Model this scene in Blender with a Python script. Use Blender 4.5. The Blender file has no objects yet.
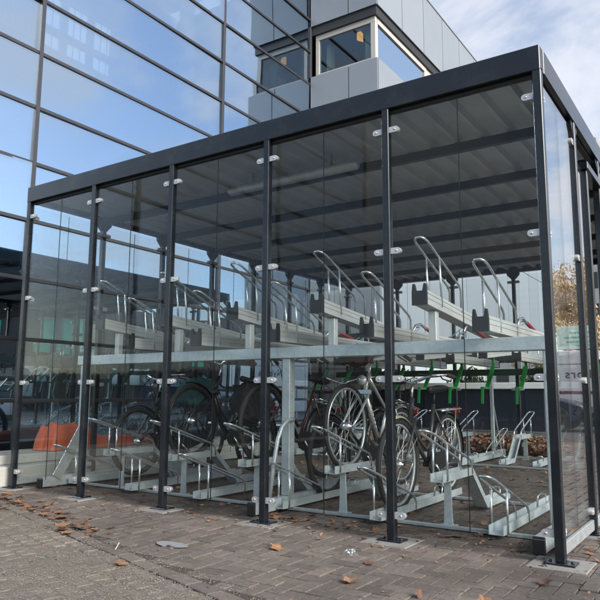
import bpy, math, random
import numpy as np
from mathutils import Vector, Matrix, Euler

random.seed(7)
R = math.radians
scene = bpy.context.scene
COL = scene.collection

# ------------------------------------------------------------------ mesh helper
class MB:
    """collects shapes; build() links them as ONE mesh object"""
    def __init__(s):
        s.v = []; s.f = []; s.sm = []; s.mi = []; s.at = []
    def add(s, vs, fs, smooth=False, mi=0, at=0.0):
        o = len(s.v)
        s.v += [tuple(p) for p in vs]
        for f in fs:
            s.f.append(tuple(i + o for i in f)); s.sm.append(smooth); s.mi.append(mi); s.at.append(at)
    def box(s, x0, x1, y0, y1, z0, z1, bv=0.0, mi=0, at=0.0):
        if x0 > x1: x0, x1 = x1, x0
        if y0 > y1: y0, y1 = y1, y0
        if z0 > z1: z0, z1 = z1, z0
        if bv <= 0:
            vs = [(x0,y0,z0),(x1,y0,z0),(x1,y1,z0),(x0,y1,z0),(x0,y0,z1),(x1,y0,z1),(x1,y1,z1),(x0,y1,z1)]
            fs = [(3,2,1,0),(4,5,6,7),(0,1,5,4),(1,2,6,5),(2,3,7,6),(3,0,4,7)]
            s.add(vs, fs, False, mi, at); return
        b = min(bv, (x1-x0)*.45, (y1-y0)*.45, (z1-z0)*.45)
        vs = []; idx = {}
        for a, X in enumerate((x0, x1)):
            for c, Y in enumerate((y0, y1)):
                for e, Z in enumerate((z0, z1)):
                    ix = X + (b if a == 0 else -b); iy = Y + (b if c == 0 else -b); iz = Z + (b if e == 0 else -b)
                    idx[a,c,e] = len(vs)
                    vs += [(X,iy,iz),(ix,Y,iz),(ix,iy,Z)]
        g = lambda a,c,e,k: idx[a,c,e]+k
        fs = []
        fs += [(g(0,0,0,0),g(0,0,1,0),g(0,1,1,0),g(0,1,0,0)), (g(1,0,0,0),g(1,1,0,0),g(1,1,1,0),g(1,0,1,0))]
        fs += [(g(0,0,0,1),g(1,0,0,1),g(1,0,1,1),g(0,0,1,1)), (g(0,1,0,1),g(0,1,1,1),g(1,1,1,1),g(1,1,0,1))]
        fs += [(g(0,0,0,2),g(0,1,0,2),g(1,1,0,2),g(1,0,0,2)), (g(0,0,1,2),g(1,0,1,2),g(1,1,1,2),g(0,1,1,2))]
        for a in (0,1):
            for c in (0,1):
                fs.append((g(a,c,0,0),g(a,c,1,0),g(a,c,1,1),g(a,c,0,1)))
            for e in (0,1):
                fs.append((g(a,0,e,0),g(a,1,e,0),g(a,1,e,2),g(a,0,e,2)))
        for c in (0,1):
            for e in (0,1):
                fs.append((g(0,c,e,1),g(1,c,e,1),g(1,c,e,2),g(0,c,e,2)))
        for a in (0,1):
            for c in (0,1):
                for e in (0,1):
                    fs.append((g(a,c,e,0),g(a,c,e,1),g(a,c,e,2)))
        s.add(vs, fs, False, mi, at)
    def tube(s, pts, r, n=8, mi=0, closed=False, cap=True):
        pts = [Vector(p) for p in pts]
        N = len(pts)
        rs = r if isinstance(r, (list, tuple)) else [r]*N
        vs = []; prev = None
        for i, p in enumerate(pts):
            if closed: t = (pts[(i+1) % N]-pts[i-1])
            else: t = pts[min(i+1, N-1)]-pts[max(i-1, 0)]
            t = t.normalized() if t.length > 1e-9 else Vector((0,0,1))
            if prev is None:
                up = Vector((0,0,1)) if abs(t.z) < .9 else Vector((1,0,0))
                a = t.cross(up).normalized()
            else:
                a = (prev - t*prev.dot(t))
                a = a.normalized() if a.length > 1e-6 else t.orthogonal().normalized()
            prev = a; b = t.cross(a)
            for k in range(n):
                w = 2*math.pi*k/n
                vs.append(p + (a*math.cos(w)+b*math.sin(w))*rs[i])
        fs = []
        M = N if closed else N-1
        for i in range(M):
            j = (i+1) % N
            for k in range(n):
                k2 = (k+1) % n
                fs.append((i*n+k, i*n+k2, j*n+k2, j*n+k))
        s.add(vs, fs, True, mi)
        if cap and not closed:
            o = len(s.v)-len(vs)
            s.f.append(tuple(o+k for k in reversed(range(n)))); s.sm.append(False); s.mi.append(mi); s.at.append(0)
            s.f.append(tuple(o+(N-1)*n+k for k in range(n))); s.sm.append(False); s.mi.append(mi); s.at.append(0)
    def bar(s, p, q, w, h, side=None, mi=0):
        """rectangular bar from p to q; w across, h along the remaining axis"""
        p = Vector(p); q = Vector(q); t = (q-p).normalized()
        a = Vector(side).normalized() if side else (t.cross(Vector((0,0,1))) if abs(t.z) < .95 else Vector((1,0,0)))
        a = (a - t*a.dot(t)).normalized(); b = t.cross(a)
        vs = []
        for c in (p, q):
            for (i, j) in ((-1,-1),(1,-1),(1,1),(-1,1)):
                vs.append(c + a*(i*w/2) + b*(j*h/2))
        s.add(vs, [(3,2,1,0),(4,5,6,7),(0,1,5,4),(1,2,6,5),(2,3,7,6),(3,0,4,7)], False, mi)
    def prism(s, poly, axis, c0, c1, mi=0, smooth=False):
        """extrude a 2-D polygon along an axis: x -> (y,z) poly, y -> (x,z), z -> (x,y)"""
        n = len(poly)
        def P(a, b, c):
            return {'x': (c,a,b), 'y': (a,c,b), 'z': (a,b,c)}[axis]
        vs = [P(a,b,c0) for a,b in poly]+[P(a,b,c1) for a,b in poly]
        s.add(vs, [tuple(reversed(range(n))), tuple(range(n,2*n))], False, mi)
        o = len(s.v)-2*n
        for k in range(n):
            k2 = (k+1) % n
            s.f.append((o+k,o+k2,o+n+k2,o+n+k)); s.sm.append(smooth); s.mi.append(mi); s.at.append(0)
    def lathe(s, c, axis, prof, n=24, mi=0):
        """prof: list of (radius, offset along axis)"""
        ax = Vector(axis).normalized(); a = ax.orthogonal().normalized(); b = ax.cross(a); c = Vector(c)
        vs = []
        for r, o in prof:
            for k in range(n):
                w = 2*math.pi*k/n
                vs.append(c+ax*o+(a*math.cos(w)+b*math.sin(w))*r)
        fs = []
        for i in range(len(prof)-1):
            for k in range(n):
                k2 = (k+1) % n
                fs.append((i*n+k,i*n+k2,(i+1)*n+k2,(i+1)*n+k))
        s.add(vs, fs, True, mi)
    def build(s, name, mat, parent=None, loc=None):
        off = Vector((0,0,0))
        root = parent
        while root is not None and root.parent is not None: root = root.parent
        if root is not None and root.get('_abs'): off = root.location
        vs = s.v if off.length == 0 else [(x-off.x,y-off.y,z-off.z) for x,y,z in s.v]
        me = bpy.data.meshes.new(name)
        me.from_pydata(vs, [], s.f)
        me.polygons.foreach_set('use_smooth', s.sm)
        me.polygons.foreach_set('material_index', s.mi)
        if any(s.at):
            a = me.attributes.new('rnd', 'FLOAT', 'FACE'); a.data.foreach_set('value', s.at)
        me.validate(); 
        import bmesh
        bm = bmesh.new(); bm.from_mesh(me); bmesh.ops.recalc_face_normals(bm, faces=bm.faces); bm.to_mesh(me); bm.free()
        me.update()
        for m in (mat if isinstance(mat, (list, tuple)) else [mat]): me.materials.append(m)
        o = bpy.data.objects.new(name, me); COL.objects.link(o)
        if parent is not None: o.parent = parent
        if loc is not None: o.location = loc
        return o

def tag(o, label=None, cat=None, group=None, kind=None):
    if label: o['label'] = label
    if cat: o['category'] = cat
    if group: o['group'] = group
    if kind: o['kind'] = kind
    return o
def thing(name, label, cat, loc=(0,0,0), group=None, absolute=True, rot=None):
    o = bpy.data.objects.new(name, None); COL.objects.link(o); o.location = loc
    o.empty_display_size = .2
    if absolute: o['_abs'] = 1
    if rot: o.rotation_euler = rot
    return tag(o, label, cat, group)
def kids(o): return [c for c in bpy.data.objects if c.parent is o]
def copy_tree(o, parent=None):
    c = o.copy(); COL.objects.link(c)
    if parent is not None: c.parent = parent
    for ch in kids(o): copy_tree(ch, c)
    return c

# ------------------------------------------------------------------ materials
def new_mat(name):
    m = bpy.data.materials.new(name); m.use_nodes = True
    return m, m.node_tree.nodes, m.node_tree.links, m.node_tree.nodes['Principled BSDF']
def tone(m, amt):
    N, L = m.node_tree.nodes, m.node_tree.links; B = N['Principled BSDF']; src = B.inputs['Base Color'].links[0].from_socket
    oi = N.new('ShaderNodeObjectInfo'); mr = N.new('ShaderNodeMapRange'); mr.inputs[3].default_value = 1-amt; mr.inputs[4].default_value = 1+amt; L.new(oi.outputs['Random'], mr.inputs[0])
    mm = N.new('ShaderNodeMix'); mm.data_type = 'RGBA'; mm.blend_type = 'MULTIPLY'; mm.inputs[0].default_value = 1; L.new(src, mm.inputs[6]); L.new(mr.outputs[0], mm.inputs[7]); L.new(mm.outputs[2], B.inputs['Base Color'])
def mat(name, col, rough=.5, metal=0.0, var=.12, scale=6.0, bump=0.0, bscale=40.0, rvar=.12, grime=None, gscale=3.0, gamt=.5, spec=.5):
    m, N, L, B = new_mat(name)
    tc = N.new('ShaderNodeTexCoord')
    n1 = N.new('ShaderNodeTexNoise'); n1.inputs['Scale'].default_value = scale; n1.inputs['Detail'].default_value = 6; n1.inputs['Roughness'].default_value = .65
    L.new(tc.outputs['Object'], n1.inputs['Vector'])
    cr = N.new('ShaderNodeMix'); cr.data_type = 'RGBA'
    a = [max(0, c*(1-var)) for c in col]+[1]; b = [min(1, c*(1+var)) for c in col]+[1]
    cr.inputs[6].default_value = a; cr.inputs[7].default_value = b
    L.new(n1.outputs['Fac'], cr.inputs[0])
    out = cr.outputs[2]
    if grime:
        n2 = N.new('ShaderNodeTexNoise'); n2.inputs['Scale'].default_value = gscale; n2.inputs['Detail'].default_value = 8; n2.inputs['Roughness'].default_value = .7
        L.new(tc.outputs['Object'], n2.inputs['Vector'])
        rp = N.new('ShaderNodeValToRGB'); rp.color_ramp.elements[0].position = .48; rp.color_ramp.elements[1].position = .72
        L.new(n2.outputs['Fac'], rp.inputs[0])
        mu = N.new('ShaderNodeMath'); mu.operation = 'MULTIPLY'; mu.inputs[1].default_value = gamt; L.new(rp.outputs[0], mu.inputs[0])
        c2 = N.new('ShaderNodeMix'); c2.data_type = 'RGBA'; c2.inputs[7].default_value = list(grime)+[1]
        L.new(mu.outputs[0], c2.inputs[0]); L.new(out, c2.inputs[6]); out = c2.outputs[2]
    L.new(out, B.inputs['Base Color'])
    rr = N.new('ShaderNodeMapRange'); rr.inputs[3].default_value = max(0.02, rough-rvar); rr.inputs[4].default_value = min(1, rough+rvar)
    L.new(n1.outputs['Fac'], rr.inputs[0]); L.new(rr.outputs[0], B.inputs['Roughness'])
    B.inputs['Metallic'].default_value = metal; B.inputs['Specular IOR Level'].default_value = spec
    if bump:
        n3 = N.new('ShaderNodeTexNoise'); n3.inputs['Scale'].default_value = bscale; n3.inputs['Detail'].default_value = 5
        L.new(tc.outputs['Object'], n3.inputs['Vector'])
        bp = N.new('ShaderNodeBump'); bp.inputs['Strength'].default_value = bump; bp.inputs['Distance'].default_value = .02
        L.new(n3.outputs['Fac'], bp.inputs['Height']); L.new(bp.outputs[0], B.inputs['Normal'])
    return m
def galv(name, col=(.40,.44,.46)):
    m, N, L, B = new_mat(name)
    tc = N.new('ShaderNodeTexCoord')
    v = N.new('ShaderNodeTexVoronoi'); v.inputs['Scale'].default_value = 55
    L.new(tc.outputs['Object'], v.inputs['Vector'])
    n = N.new('ShaderNodeTexNoise'); n.inputs['Scale'].default_value = 7; n.inputs['Detail'].default_value = 7
    L.new(tc.outputs['Object'], n.inputs['Vector'])
    sep = N.new('ShaderNodeSeparateColor'); L.new(v.outputs['Color'], sep.inputs[0])
    ad = N.new('ShaderNodeMath'); ad.operation = 'MULTIPLY_ADD'; ad.inputs[1].default_value = .3; L.new(sep.outputs[0], ad.inputs[0]); L.new(n.outputs['Fac'], ad.inputs[2])
    mx = N.new('ShaderNodeMix'); mx.data_type = 'RGBA'
    mx.inputs[6].default_value = [c*.72 for c in col]+[1]; mx.inputs[7].default_value = [min(1,c*1.25) for c in col]+[1]
    L.new(ad.outputs[0], mx.inputs[0]); L.new(mx.outputs[2], B.inputs['Base Color'])
    B.inputs['Metallic'].default_value = .45
    mr = N.new('ShaderNodeMapRange'); mr.inputs[3].default_value = .36; mr.inputs[4].default_value = .6
    L.new(sep.outputs[1], mr.inputs[0]); L.new(mr.outputs[0], B.inputs['Roughness'])
    return m
def glass(name, tint=(.92,.96,.95), refl=0.04, rough=0.0, rcol=(1,1,1), wave=0.0, power=5.0, dirt=0.0):
    """thin pane: clear (tinted) transmission + a sharp reflection that grows towards grazing angles"""
    m, N, L, B = new_mat(name); N.remove(B)
    out = N['Material Output']
    tr = N.new('ShaderNodeBsdfTransparent'); tr.inputs[0].default_value = list(tint)+[1]
    gl = N.new('ShaderNodeBsdfGlossy'); gl.inputs[0].default_value = list(rcol)+[1]; gl.inputs['Roughness'].default_value = rough
    lw = N.new('ShaderNodeLayerWeight'); lw.inputs['Blend'].default_value = .5
    pw = N.new('ShaderNodeMath'); pw.operation = 'POWER'; pw.inputs[1].default_value = power; L.new(lw.outputs['Facing'], pw.inputs[0])
    ma = N.new('ShaderNodeMath'); ma.operation = 'MULTIPLY_ADD'; ma.inputs[1].default_value = 1-refl; ma.inputs[2].default_value = refl; L.new(pw.outputs[0], ma.inputs[0])
    mx = N.new('ShaderNodeMixShader'); L.new(ma.outputs[0], mx.inputs[0]); L.new(tr.outputs[0], mx.inputs[1]); L.new(gl.outputs[0], mx.inputs[2])
    tc = N.new('ShaderNodeTexCoord')
    if wave:
        n = N.new('ShaderNodeTexNoise'); n.inputs['Scale'].default_value = .9; n.inputs['Detail'].default_value = 1; L.new(tc.outputs['Object'], n.inputs['Vector'])
        bp = N.new('ShaderNodeBump'); bp.inputs['Strength'].default_value = wave; bp.inputs['Distance'].default_value = .02
        L.new(n.outputs['Fac'], bp.inputs['Height']); L.new(bp.outputs[0], gl.inputs['Normal'])
    last = mx.outputs[0]
    if dirt:
        n = N.new('ShaderNodeTexNoise'); n.inputs['Scale'].default_value = 2.2; n.inputs['Detail'].default_value = 7; n.inputs['Roughness'].default_value = .7
        mp = N.new('ShaderNodeMapping'); mp.inputs['Scale'].default_value = (2.5,2.5,.5); L.new(tc.outputs['Object'], mp.inputs[0]); L.new(mp.outputs[0], n.inputs['Vector'])
        mr = N.new('ShaderNodeMapRange'); mr.inputs[1].default_value = .4; mr.inputs[2].default_value = .8; mr.inputs[3].default_value = dirt*.3; mr.inputs[4].default_value = dirt
        L.new(n.outputs['Fac'], mr.inputs[0])
        df = N.new('ShaderNodeBsdfDiffuse'); df.inputs[0].default_value = (.5,.5,.47,1)
        m2 = N.new('ShaderNodeMixShader'); L.new(mr.outputs[0], m2.inputs[0]); L.new(last, m2.inputs[1]); L.new(df.outputs[0], m2.inputs[2]); last = m2.outputs[0]
    L.new(last, out.inputs['Surface'])
    return m
def emit(name, col, st):
    m, N, L, B = new_mat(name)
    B.inputs['Base Color'].default_value = list(col)+[1]; B.inputs['Emission Color'].default_value = list(col)+[1]; B.inputs['Emission Strength'].default_value = st
    return m

M = {}
M['navy'] = mat('shelter_coating', (.0095,.0135,.0195), .24, 0, .25, 5, .02, 200, .05, grime=(.04,.041,.041), gscale=5, gamt=.5)
M['galv'] = galv('galvanised_steel', (.53,.60,.62))
M['galv_dull'] = galv('galvanised_dull', (.40,.44,.45))
tone(M['galv'], .12); tone(M['galv_dull'], .12)
M['chrome'] = mat('bright_zinc', (.62,.65,.66), .28, .8, .1, 20, 0, 40, .08)
M['alu'] = mat('coated_aluminium', (.66,.68,.67), .38, .35, .08, 3, 0, 40, .1, grime=(.36,.37,.36), gscale=5, gamt=.3)
M['blackpl'] = mat('black_plastic', (.014,.014,.016), .5, 0, .2, 30, .05, 150)
M['clip'] = mat('brushed_clip', (.58,.59,.60), .38, .35, .08, 30)
M['purlin'] = mat('grey_purlin_coating', (.055,.062,.07), .45, .1, .15, 4)
M['roof'] = mat('zinc_roof_sheet', (.68,.74,.79), .38, .1, .1, 3, 0, 40, .1, grime=(.46,.49,.51), gscale=2, gamt=.5)
M['pane'] = glass('clear_pane', (.955,.972,.97), .011, 0, power=4.0, dirt=.010)
M['pane_side'] = glass('side_pane', (.955,.972,.97), .02, 0, power=2.5, dirt=.012)
M['seam'] = mat('black_sealant', (.012,.012,.013), .5)
M['concrete'] = mat('grey_concrete', (.30,.29,.27), .85, 0, .16, 9, .25, 60, grime=(.17,.16,.14), gscale=6, gamt=.6)
M['green'] = mat('green_paint', (.015,.22,.045), .4, 0, .12, 12)
M['beamgreen'] = mat('dark_green_beam', (.02,.055,.03), .45, 0, .15, 6)
M['red'] = mat('red_grip', (.32,.012,.03), .5, 0, .15, 20)
M['steel'] = mat('polished_alloy', (.70,.71,.70), .22, .9, .06, 20)
M['rubber'] = mat('tyre_rubber', (.016,.016,.016), .75, 0, .3, 30, .2, 120)
M['frame_black'] = mat('black_bike_paint', (.012,.012,.013), .25, 0, .2, 10)
M['frame_red'] = mat('dark_red_bike_paint', (.055,.014,.014), .3, 0, .2, 10)
M['frame_grey'] = mat('grey_bike_paint', (.06,.06,.062), .3, .2, .1, 10)
M['frame_silver'] = mat('silver_bike_paint', (.62,.63,.62), .25, .6, .06, 10)
M['cream'] = mat('cream_mudguard', (.50,.47,.38), .35, .1, .08, 10)
M['leather'] = mat('brown_grip', (.08,.045,.035), .6, 0, .2, 20)
M['lens'] = mat('lamp_lens', (.62,.65,.66), .12, .3, .05, 40)
M['redlens'] = mat('red_reflector', (.4,.01,.01), .2)
M['teal'] = mat('teal_nylon', (.03,.12,.125), .6, 0, .2, 14, .3, 40)
M['bagblack'] = mat('black_nylon', (.02,.021,.024), .65, 0, .25, 16, .3, 40)
M['orange'] = mat('orange_tarpaulin', (.85,.17,.07), .5, 0, .16, 5, .3, 14)
M['white'] = mat('white_board', (.74,.75,.75), .55, 0, .05, 8)
M['clad'] = mat('grey_metal_cladding', (.30,.335,.375), .42, .15, .05, 1.2, 0, 40, .06, grime=(.25,.28,.32), gscale=1.6, gamt=.35)
tone(M['clad'], .07)
M['joint'] = mat('dark_joint', (.03,.032,.036), .6)
M['mullion'] = mat('grey_mullion', (.060,.062,.070), .38, .3, .12, 6)
M['wframe'] = mat('off_white_frame', (.60,.585,.54), .45, 0, .05, 6)
M['facade'] = glass('coated_facade_glass', (.66,.73,.78), .56, 0, (.70,.85,1.0), .14, 4.0)
M['wing_glass'] = glass('wing_window_glass', (.85,.90,.90), .07, 0, (.9,.97,1), .03, 3.0)
M['side_glass'] = glass('side_window_glass', (.6,.65,.68), .78, 0, (.97,.99,1), .03, 3.0)
M['plinth'] = mat('pale_concrete_kerb', (.50,.50,.47), .8, 0, .12, 7, .2, 50, grime=(.30,.29,.26), gscale=4, gamt=.6)
M['inner_dark'] = mat('interior_wall', (.34,.35,.36), .8, 0, .1, 1)
M['inner_pale'] = mat('interior_pale_wall', (.55,.57,.55), .8, 0, .06, 1)
M['inner_floor'] = mat('interior_floor', (.12,.12,.125), .6, 0, .1, 1)
M['curtain'] = mat('green_grey_curtain', (.33,.42,.37), .8, 0, .1, 3)
M['lamp_on'] = emit('lit_ceiling_lamp', (1.0,.50,.15), .30)
M['navywall'] = mat('navy_boarding', (.012,.018,.032), .45, 0, .2, 2, .05, 40)
M['rail'] = mat('white_painted_rail', (.80,.81,.80), .5, 0, .05, 4)
M['van'] = mat('pale_grey_van_paint', (.55,.56,.58), .3, 0, .05, 2, grime=(.4,.4,.4), gscale=3, gamt=.3)
M['maroon'] = mat('maroon_stripe', (.13,.015,.03), .4)
M['ink'] = mat('dark_lettering', (.05,.055,.06), .5)
M['carblue'] = mat('dark_blue_car_paint', (.010,.020,.055), .18, .2, .15, 3)
M['carglass'] = mat('dark_car_glass', (.02,.025,.03), .08, 0, .1, 3)
M['mint'] = mat('mint_hoarding', (.55,.70,.64), .6, 0, .12, 2.5, grime=(.40,.62,.54), gscale=3, gamt=.8)
M['block'] = mat('far_grey_block', (.36,.36,.36), .8, 0, .06, .5)
M['skyglass'] = mat('mirror_window_glass', (.75,.82,.86), .06, .9, .03, 1)
M['dspoke'] = mat('dark_spokes', (.10,.10,.105), .4, .6, .1, 20)
M['opp_dark'] = mat('opposite_dark_cladding', (.03,.034,.038), .6, 0, .2, .5)
M['opp_fin'] = mat('opposite_fin', (.075,.08,.082), .6, 0, .2, 1)
M['emerald'] = mat('emerald_panel', (.03,.78,.50), .4, 0, .15, .8)
M['brown'] = mat('brown_brick', (.085,.05,.036), .85, 0, .2, 3, grime=(.13,.10,.08), gscale=2, gamt=.5)
M['bark'] = mat('grey_bark', (.16,.145,.125), .9, 0, .25, 9, .5, 30)
M['twig'] = mat('brown_twigs', (.10,.075,.055), .9, 0, .2, 9)
M['skin'] = mat('skin', (.45,.27,.2), .6, 0, .06, 10)
M['whitecloth'] = mat('white_jacket', (.75,.75,.72), .8, 0, .05, 10)
M['darkcloth'] = mat('dark_trousers', (.03,.03,.035), .85, 0, .2, 10)
M['hair'] = mat('dark_hair', (.03,.02,.015), .7)

def leaf_mat(name, cols):
    m, N, L, B = new_mat(name)
    at = N.new('ShaderNodeAttribute'); at.attribute_name = 'rnd'
    oi = N.new('ShaderNodeObjectInfo')
    ad = N.new('ShaderNodeMath'); ad.operation = 'ADD'; L.new(at.outputs['Fac'], ad.inputs[0]); L.new(oi.outputs['Random'], ad.inputs[1])
    fr = N.new('ShaderNodeMath'); fr.operation = 'FRACT'; L.new(ad.outputs[0], fr.inputs[0])
    rp = N.new('ShaderNodeValToRGB'); e = rp.color_ramp.elements
    for i, c in enumerate(cols):
        p = i/(len(cols)-1)
        el = e[0] if i == 0 else (e[len(e)-1] if i == len(cols)-1 else e.new(p))
        el.position = p; el.color = list(c)+[1]
    L.new(fr.outputs[0], rp.inputs[0])
    tc = N.new('ShaderNodeTexCoord'); n = N.new('ShaderNodeTexNoise'); n.inputs['Scale'].default_value = 30; n.inputs['Detail'].default_value = 4
    L.new(tc.outputs['Object'], n.inputs['Vector'])
    mr = N.new('ShaderNodeMapRange'); mr.inputs[3].default_value = .55; mr.inputs[4].default_value = 1.4; L.new(n.outputs['Fac'], mr.inputs[0])
    mm = N.new('ShaderNodeMix'); mm.data_type = 'RGBA'; mm.blend_type = 'MULTIPLY'; mm.inputs[0].default_value = 1
    L.new(rp.outputs[0], mm.inputs[6]); L.new(mr.outputs[0], mm.inputs[7])
    L.new(mm.outputs[2], B.inputs['Base Color']); B.inputs['Roughness'].default_value = .7
    return m
M['leaf'] = leaf_mat('dry_brown_leaf', [(.16,.08,.048),(.27,.135,.07),(.38,.21,.11),(.22,.115,.075),(.10,.055,.038),(.30,.17,.10)])
M['yleaf'] = leaf_mat('yellow_autumn_leaf', [(.70,.50,.26),(.74,.58,.34),(.66,.43,.20),(.72,.60,.44),(.45,.32,.20)])
M['hedge'] = leaf_mat('dark_evergreen_leaf', [(.03,.05,.02),(.05,.075,.03),(.04,.06,.035)])

def paver_mat(name, cols, moss, mossamt, bump):
    m, N, L, B = new_mat(name)
    at = N.new('ShaderNodeAttribute'); at.attribute_name = 'rnd'
    rp = N.new('ShaderNodeValToRGB'); e = rp.color_ramp.elements
    for i, c in enumerate(cols):
        p = i/(len(cols)-1)
        el = e[0] if i == 0 else (e[len(e)-1] if i == len(cols)-1 else e.new(p))
        el.position = p; el.color = list(c)+[1]
    L.new(at.outputs['Fac'], rp.inputs[0])
    tc = N.new('ShaderNodeTexCoord')
    n = N.new('ShaderNodeTexNoise'); n.inputs['Scale'].default_value = 34; n.inputs['Detail'].default_value = 8; n.inputs['Roughness'].default_value = .75
    L.new(tc.outputs['Object'], n.inputs['Vector'])
    mr = N.new('ShaderNodeMapRange'); mr.inputs[1].default_value = .3; mr.inputs[2].default_value = .75; mr.inputs[3].default_value = .6; mr.inputs[4].default_value = 1.45; L.new(n.outputs['Fac'], mr.inputs[0])
    mm = N.new('ShaderNodeMix'); mm.data_type = 'RGBA'; mm.blend_type = 'MULTIPLY'; mm.inputs[0].default_value = 1
    L.new(rp.outputs[0], mm.inputs[6]); L.new(mr.outputs[0], mm.inputs[7])
    n2 = N.new('ShaderNodeTexNoise'); n2.inputs['Scale'].default_value = 1.5; n2.inputs['Detail'].default_value = 10; n2.inputs['Roughness'].default_value = .72
    L.new(tc.outputs['Object'], n2.inputs['Vector'])
    r2 = N.new('ShaderNodeMapRange'); r2.inputs[1].default_value = .46; r2.inputs[2].default_value = .66; r2.inputs[3].default_value = 0; r2.inputs[4].default_value = mossamt; L.new(n2.outputs['Fac'], r2.inputs[0])
    m3 = N.new('ShaderNodeMix'); m3.data_type = 'RGBA'; m3.inputs[7].default_value = list(moss)+[1]
    L.new(r2.outputs[0], m3.inputs[0]); L.new(mm.outputs[2], m3.inputs[6])
    # damp stains: darker, smoother patches
    n4 = N.new('ShaderNodeTexNoise'); n4.inputs['Scale'].default_value = .8; n4.inputs['Detail'].default_value = 7; L.new(tc.outputs['Object'], n4.inputs['Vector'])
    r4 = N.new('ShaderNodeMapRange'); r4.inputs[1].default_value = .48; r4.inputs[2].default_value = .64; r4.inputs[3].default_value = 1; r4.inputs[4].default_value = .62; L.new(n4.outputs['Fac'], r4.inputs[0])
    m4 = N.new('ShaderNodeMix'); m4.data_type = 'RGBA'; m4.blend_type = 'MULTIPLY'; m4.inputs[0].default_value = 1
    L.new(m3.outputs[2], m4.inputs[6]); L.new(r4.outputs[0], m4.inputs[7])
    L.new(m4.outputs[2], B.inputs['Base Color'])
    r5 = N.new('ShaderNodeMapRange'); r5.inputs[1].default_value = .62; r5.inputs[2].default_value = 1; r5.inputs[3].default_value = .5; r5.inputs[4].default_value = .85; L.new(r4.outputs[0], r5.inputs[0]); L.new(r5.outputs[0], B.inputs['Roughness'])
    bp = N.new('ShaderNodeBump'); bp.inputs['Strength'].default_value = bump; bp.inputs['Distance'].default_value = .012
    L.new(n.outputs['Fac'], bp.inputs['Height']); L.new(bp.outputs[0], B.inputs['Normal'])
    return m
M['paver'] = paver_mat('brick_paver', [(.135,.113,.100),(.195,.162,.140),(.165,.141,.127),(.24,.20,.168),(.18,.157,.142)], (.17,.155,.115), .45, .5)
M['darkpaver'] = paver_mat('dark_brick_paver', [(.10,.082,.070),(.13,.105,.09),(.115,.095,.085),(.145,.115,.095),(.12,.105,.095)], (.060,.047,.036), .75, .6)  # darker, browner brick colours used within the shelter footprint
M['mosspaver'] = paver_mat('mossy_cobble', [(.245,.212,.178),(.30,.262,.22),(.265,.232,.202),(.21,.182,.162)], (.22,.192,.145), .6, 1.0)
M['soil'] = mat('joint_sand', (.085,.073,.060), .95, 0, .4, 25, .6, 60, grime=(.11,.105,.05), gscale=3, gamt=.5)
M['mosssoil'] = mat('mossy_sand', (.225,.196,.162), .95, 0, .5, 34, .9, 60, grime=(.15,.132,.095), gscale=2.5, gamt=.6)
M['asphalt'] = mat('asphalt', (.075,.073,.070), .9, 0, .2, 4, .4, 120)
M['stone'] = leaf_mat('grit', [(.25,.22,.18),(.18,.155,.13),(.32,.285,.235),(.14,.12,.10)])

# ------------------------------------------------------------------ GROUND
g = MB(); n = 40
g.add([(-400,-300,-.06),(400,-300,-.06),(400,500,-.06),(-400,500,-.06)], [(0,1,2,3)])
tag(g.build('ground', M['asphalt']), kind='structure')
EDGE = lambda x: -.62 - .285*(x+4.41)        # paving meets the mossy cobbles along this line
g = MB(); g.add([(-9,-6,-.022),(6,-6,-.022),(6,12,-.022),(-9,12,-.022)], [(0,1,2,3)])
tag(g.build('paving_bed', M['soil']), kind='structure')
def brick(mb, x, y, lx, ly, z, at, ang=0.0, gap=.0032, bv=.0028):
    hx, hy = lx/2-gap, ly/2-gap
    ca, sa = math.cos(ang), math.sin(ang)
    tx, ty = random.gauss(0,.0045), random.gauss(0,.0045)
    vs = []
    for (ex, ey, dz) in ((hx,hy,-bv),(hx-bv,hy-bv,0)):
        for (i, j) in ((-1,-1),(1,-1),(1,1),(-1,1)):
            px, py = i*ex, j*ey
            vs.append((x+px*ca-py*sa, y+px*sa+py*ca, z+dz+px*tx+py*ty))
    for (i, j) in ((-1,-1),(1,-1),(1,1),(-1,1)):
        px, py = i*hx, j*hy
        vs.append((x+px*ca-py*sa, y+px*sa+py*ca, -.03))
    mb.add(vs, [(4,5,6,7)], False, 0, at)
    mb.add(vs, [], False)
    o = len(mb.v)-24
    for k in range(4):
        k2 = (k+1) % 4
        mb.f.append((o+k,o+k2,o+4+k2,o+4+k)); mb.sm.append(False); mb.mi.append(0); mb.at.append(at)
        mb.f.append((o+8+k,o+8+k2,o+k2,o+k)); mb.sm.append(False); mb.mi.append(0); mb.at.append(at)
    del mb.v[-12:]
W = .09
g = MB(); g2 = MB()
for i in range(-80, 36):
    for j in range(-44, 117):
        c = (i-j) % 4
        if c == 0: x, y, lx, ly = (i+1)*W, (j+.5)*W, 2*W, W
        elif c == 3: x, y, lx, ly = (i+.5)*W, (j+1)*W, W, 2*W
        else: continue
        if x < -5.5: continue
        if y < EDGE(x)+.14:
            for (hx, hy) in (((i+.5)*W, (j+.5)*W), ((i+1.5)*W, (j+.5)*W) if c == 0 else ((i+.5)*W, (j+1.5)*W)):
                if hy > EDGE(hx)+.098: brick(g, hx, hy, W, W, random.gauss(-.003,.002), random.uniform(.02,1))
            continue
        if x > 2.6+.1*y: continue
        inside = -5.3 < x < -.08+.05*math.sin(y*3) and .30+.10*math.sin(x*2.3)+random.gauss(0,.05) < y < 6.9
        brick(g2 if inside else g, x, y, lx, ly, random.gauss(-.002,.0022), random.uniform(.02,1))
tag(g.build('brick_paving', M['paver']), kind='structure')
tag(g2.build('shelter_floor', M['darkpaver']), kind='structure')
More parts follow.
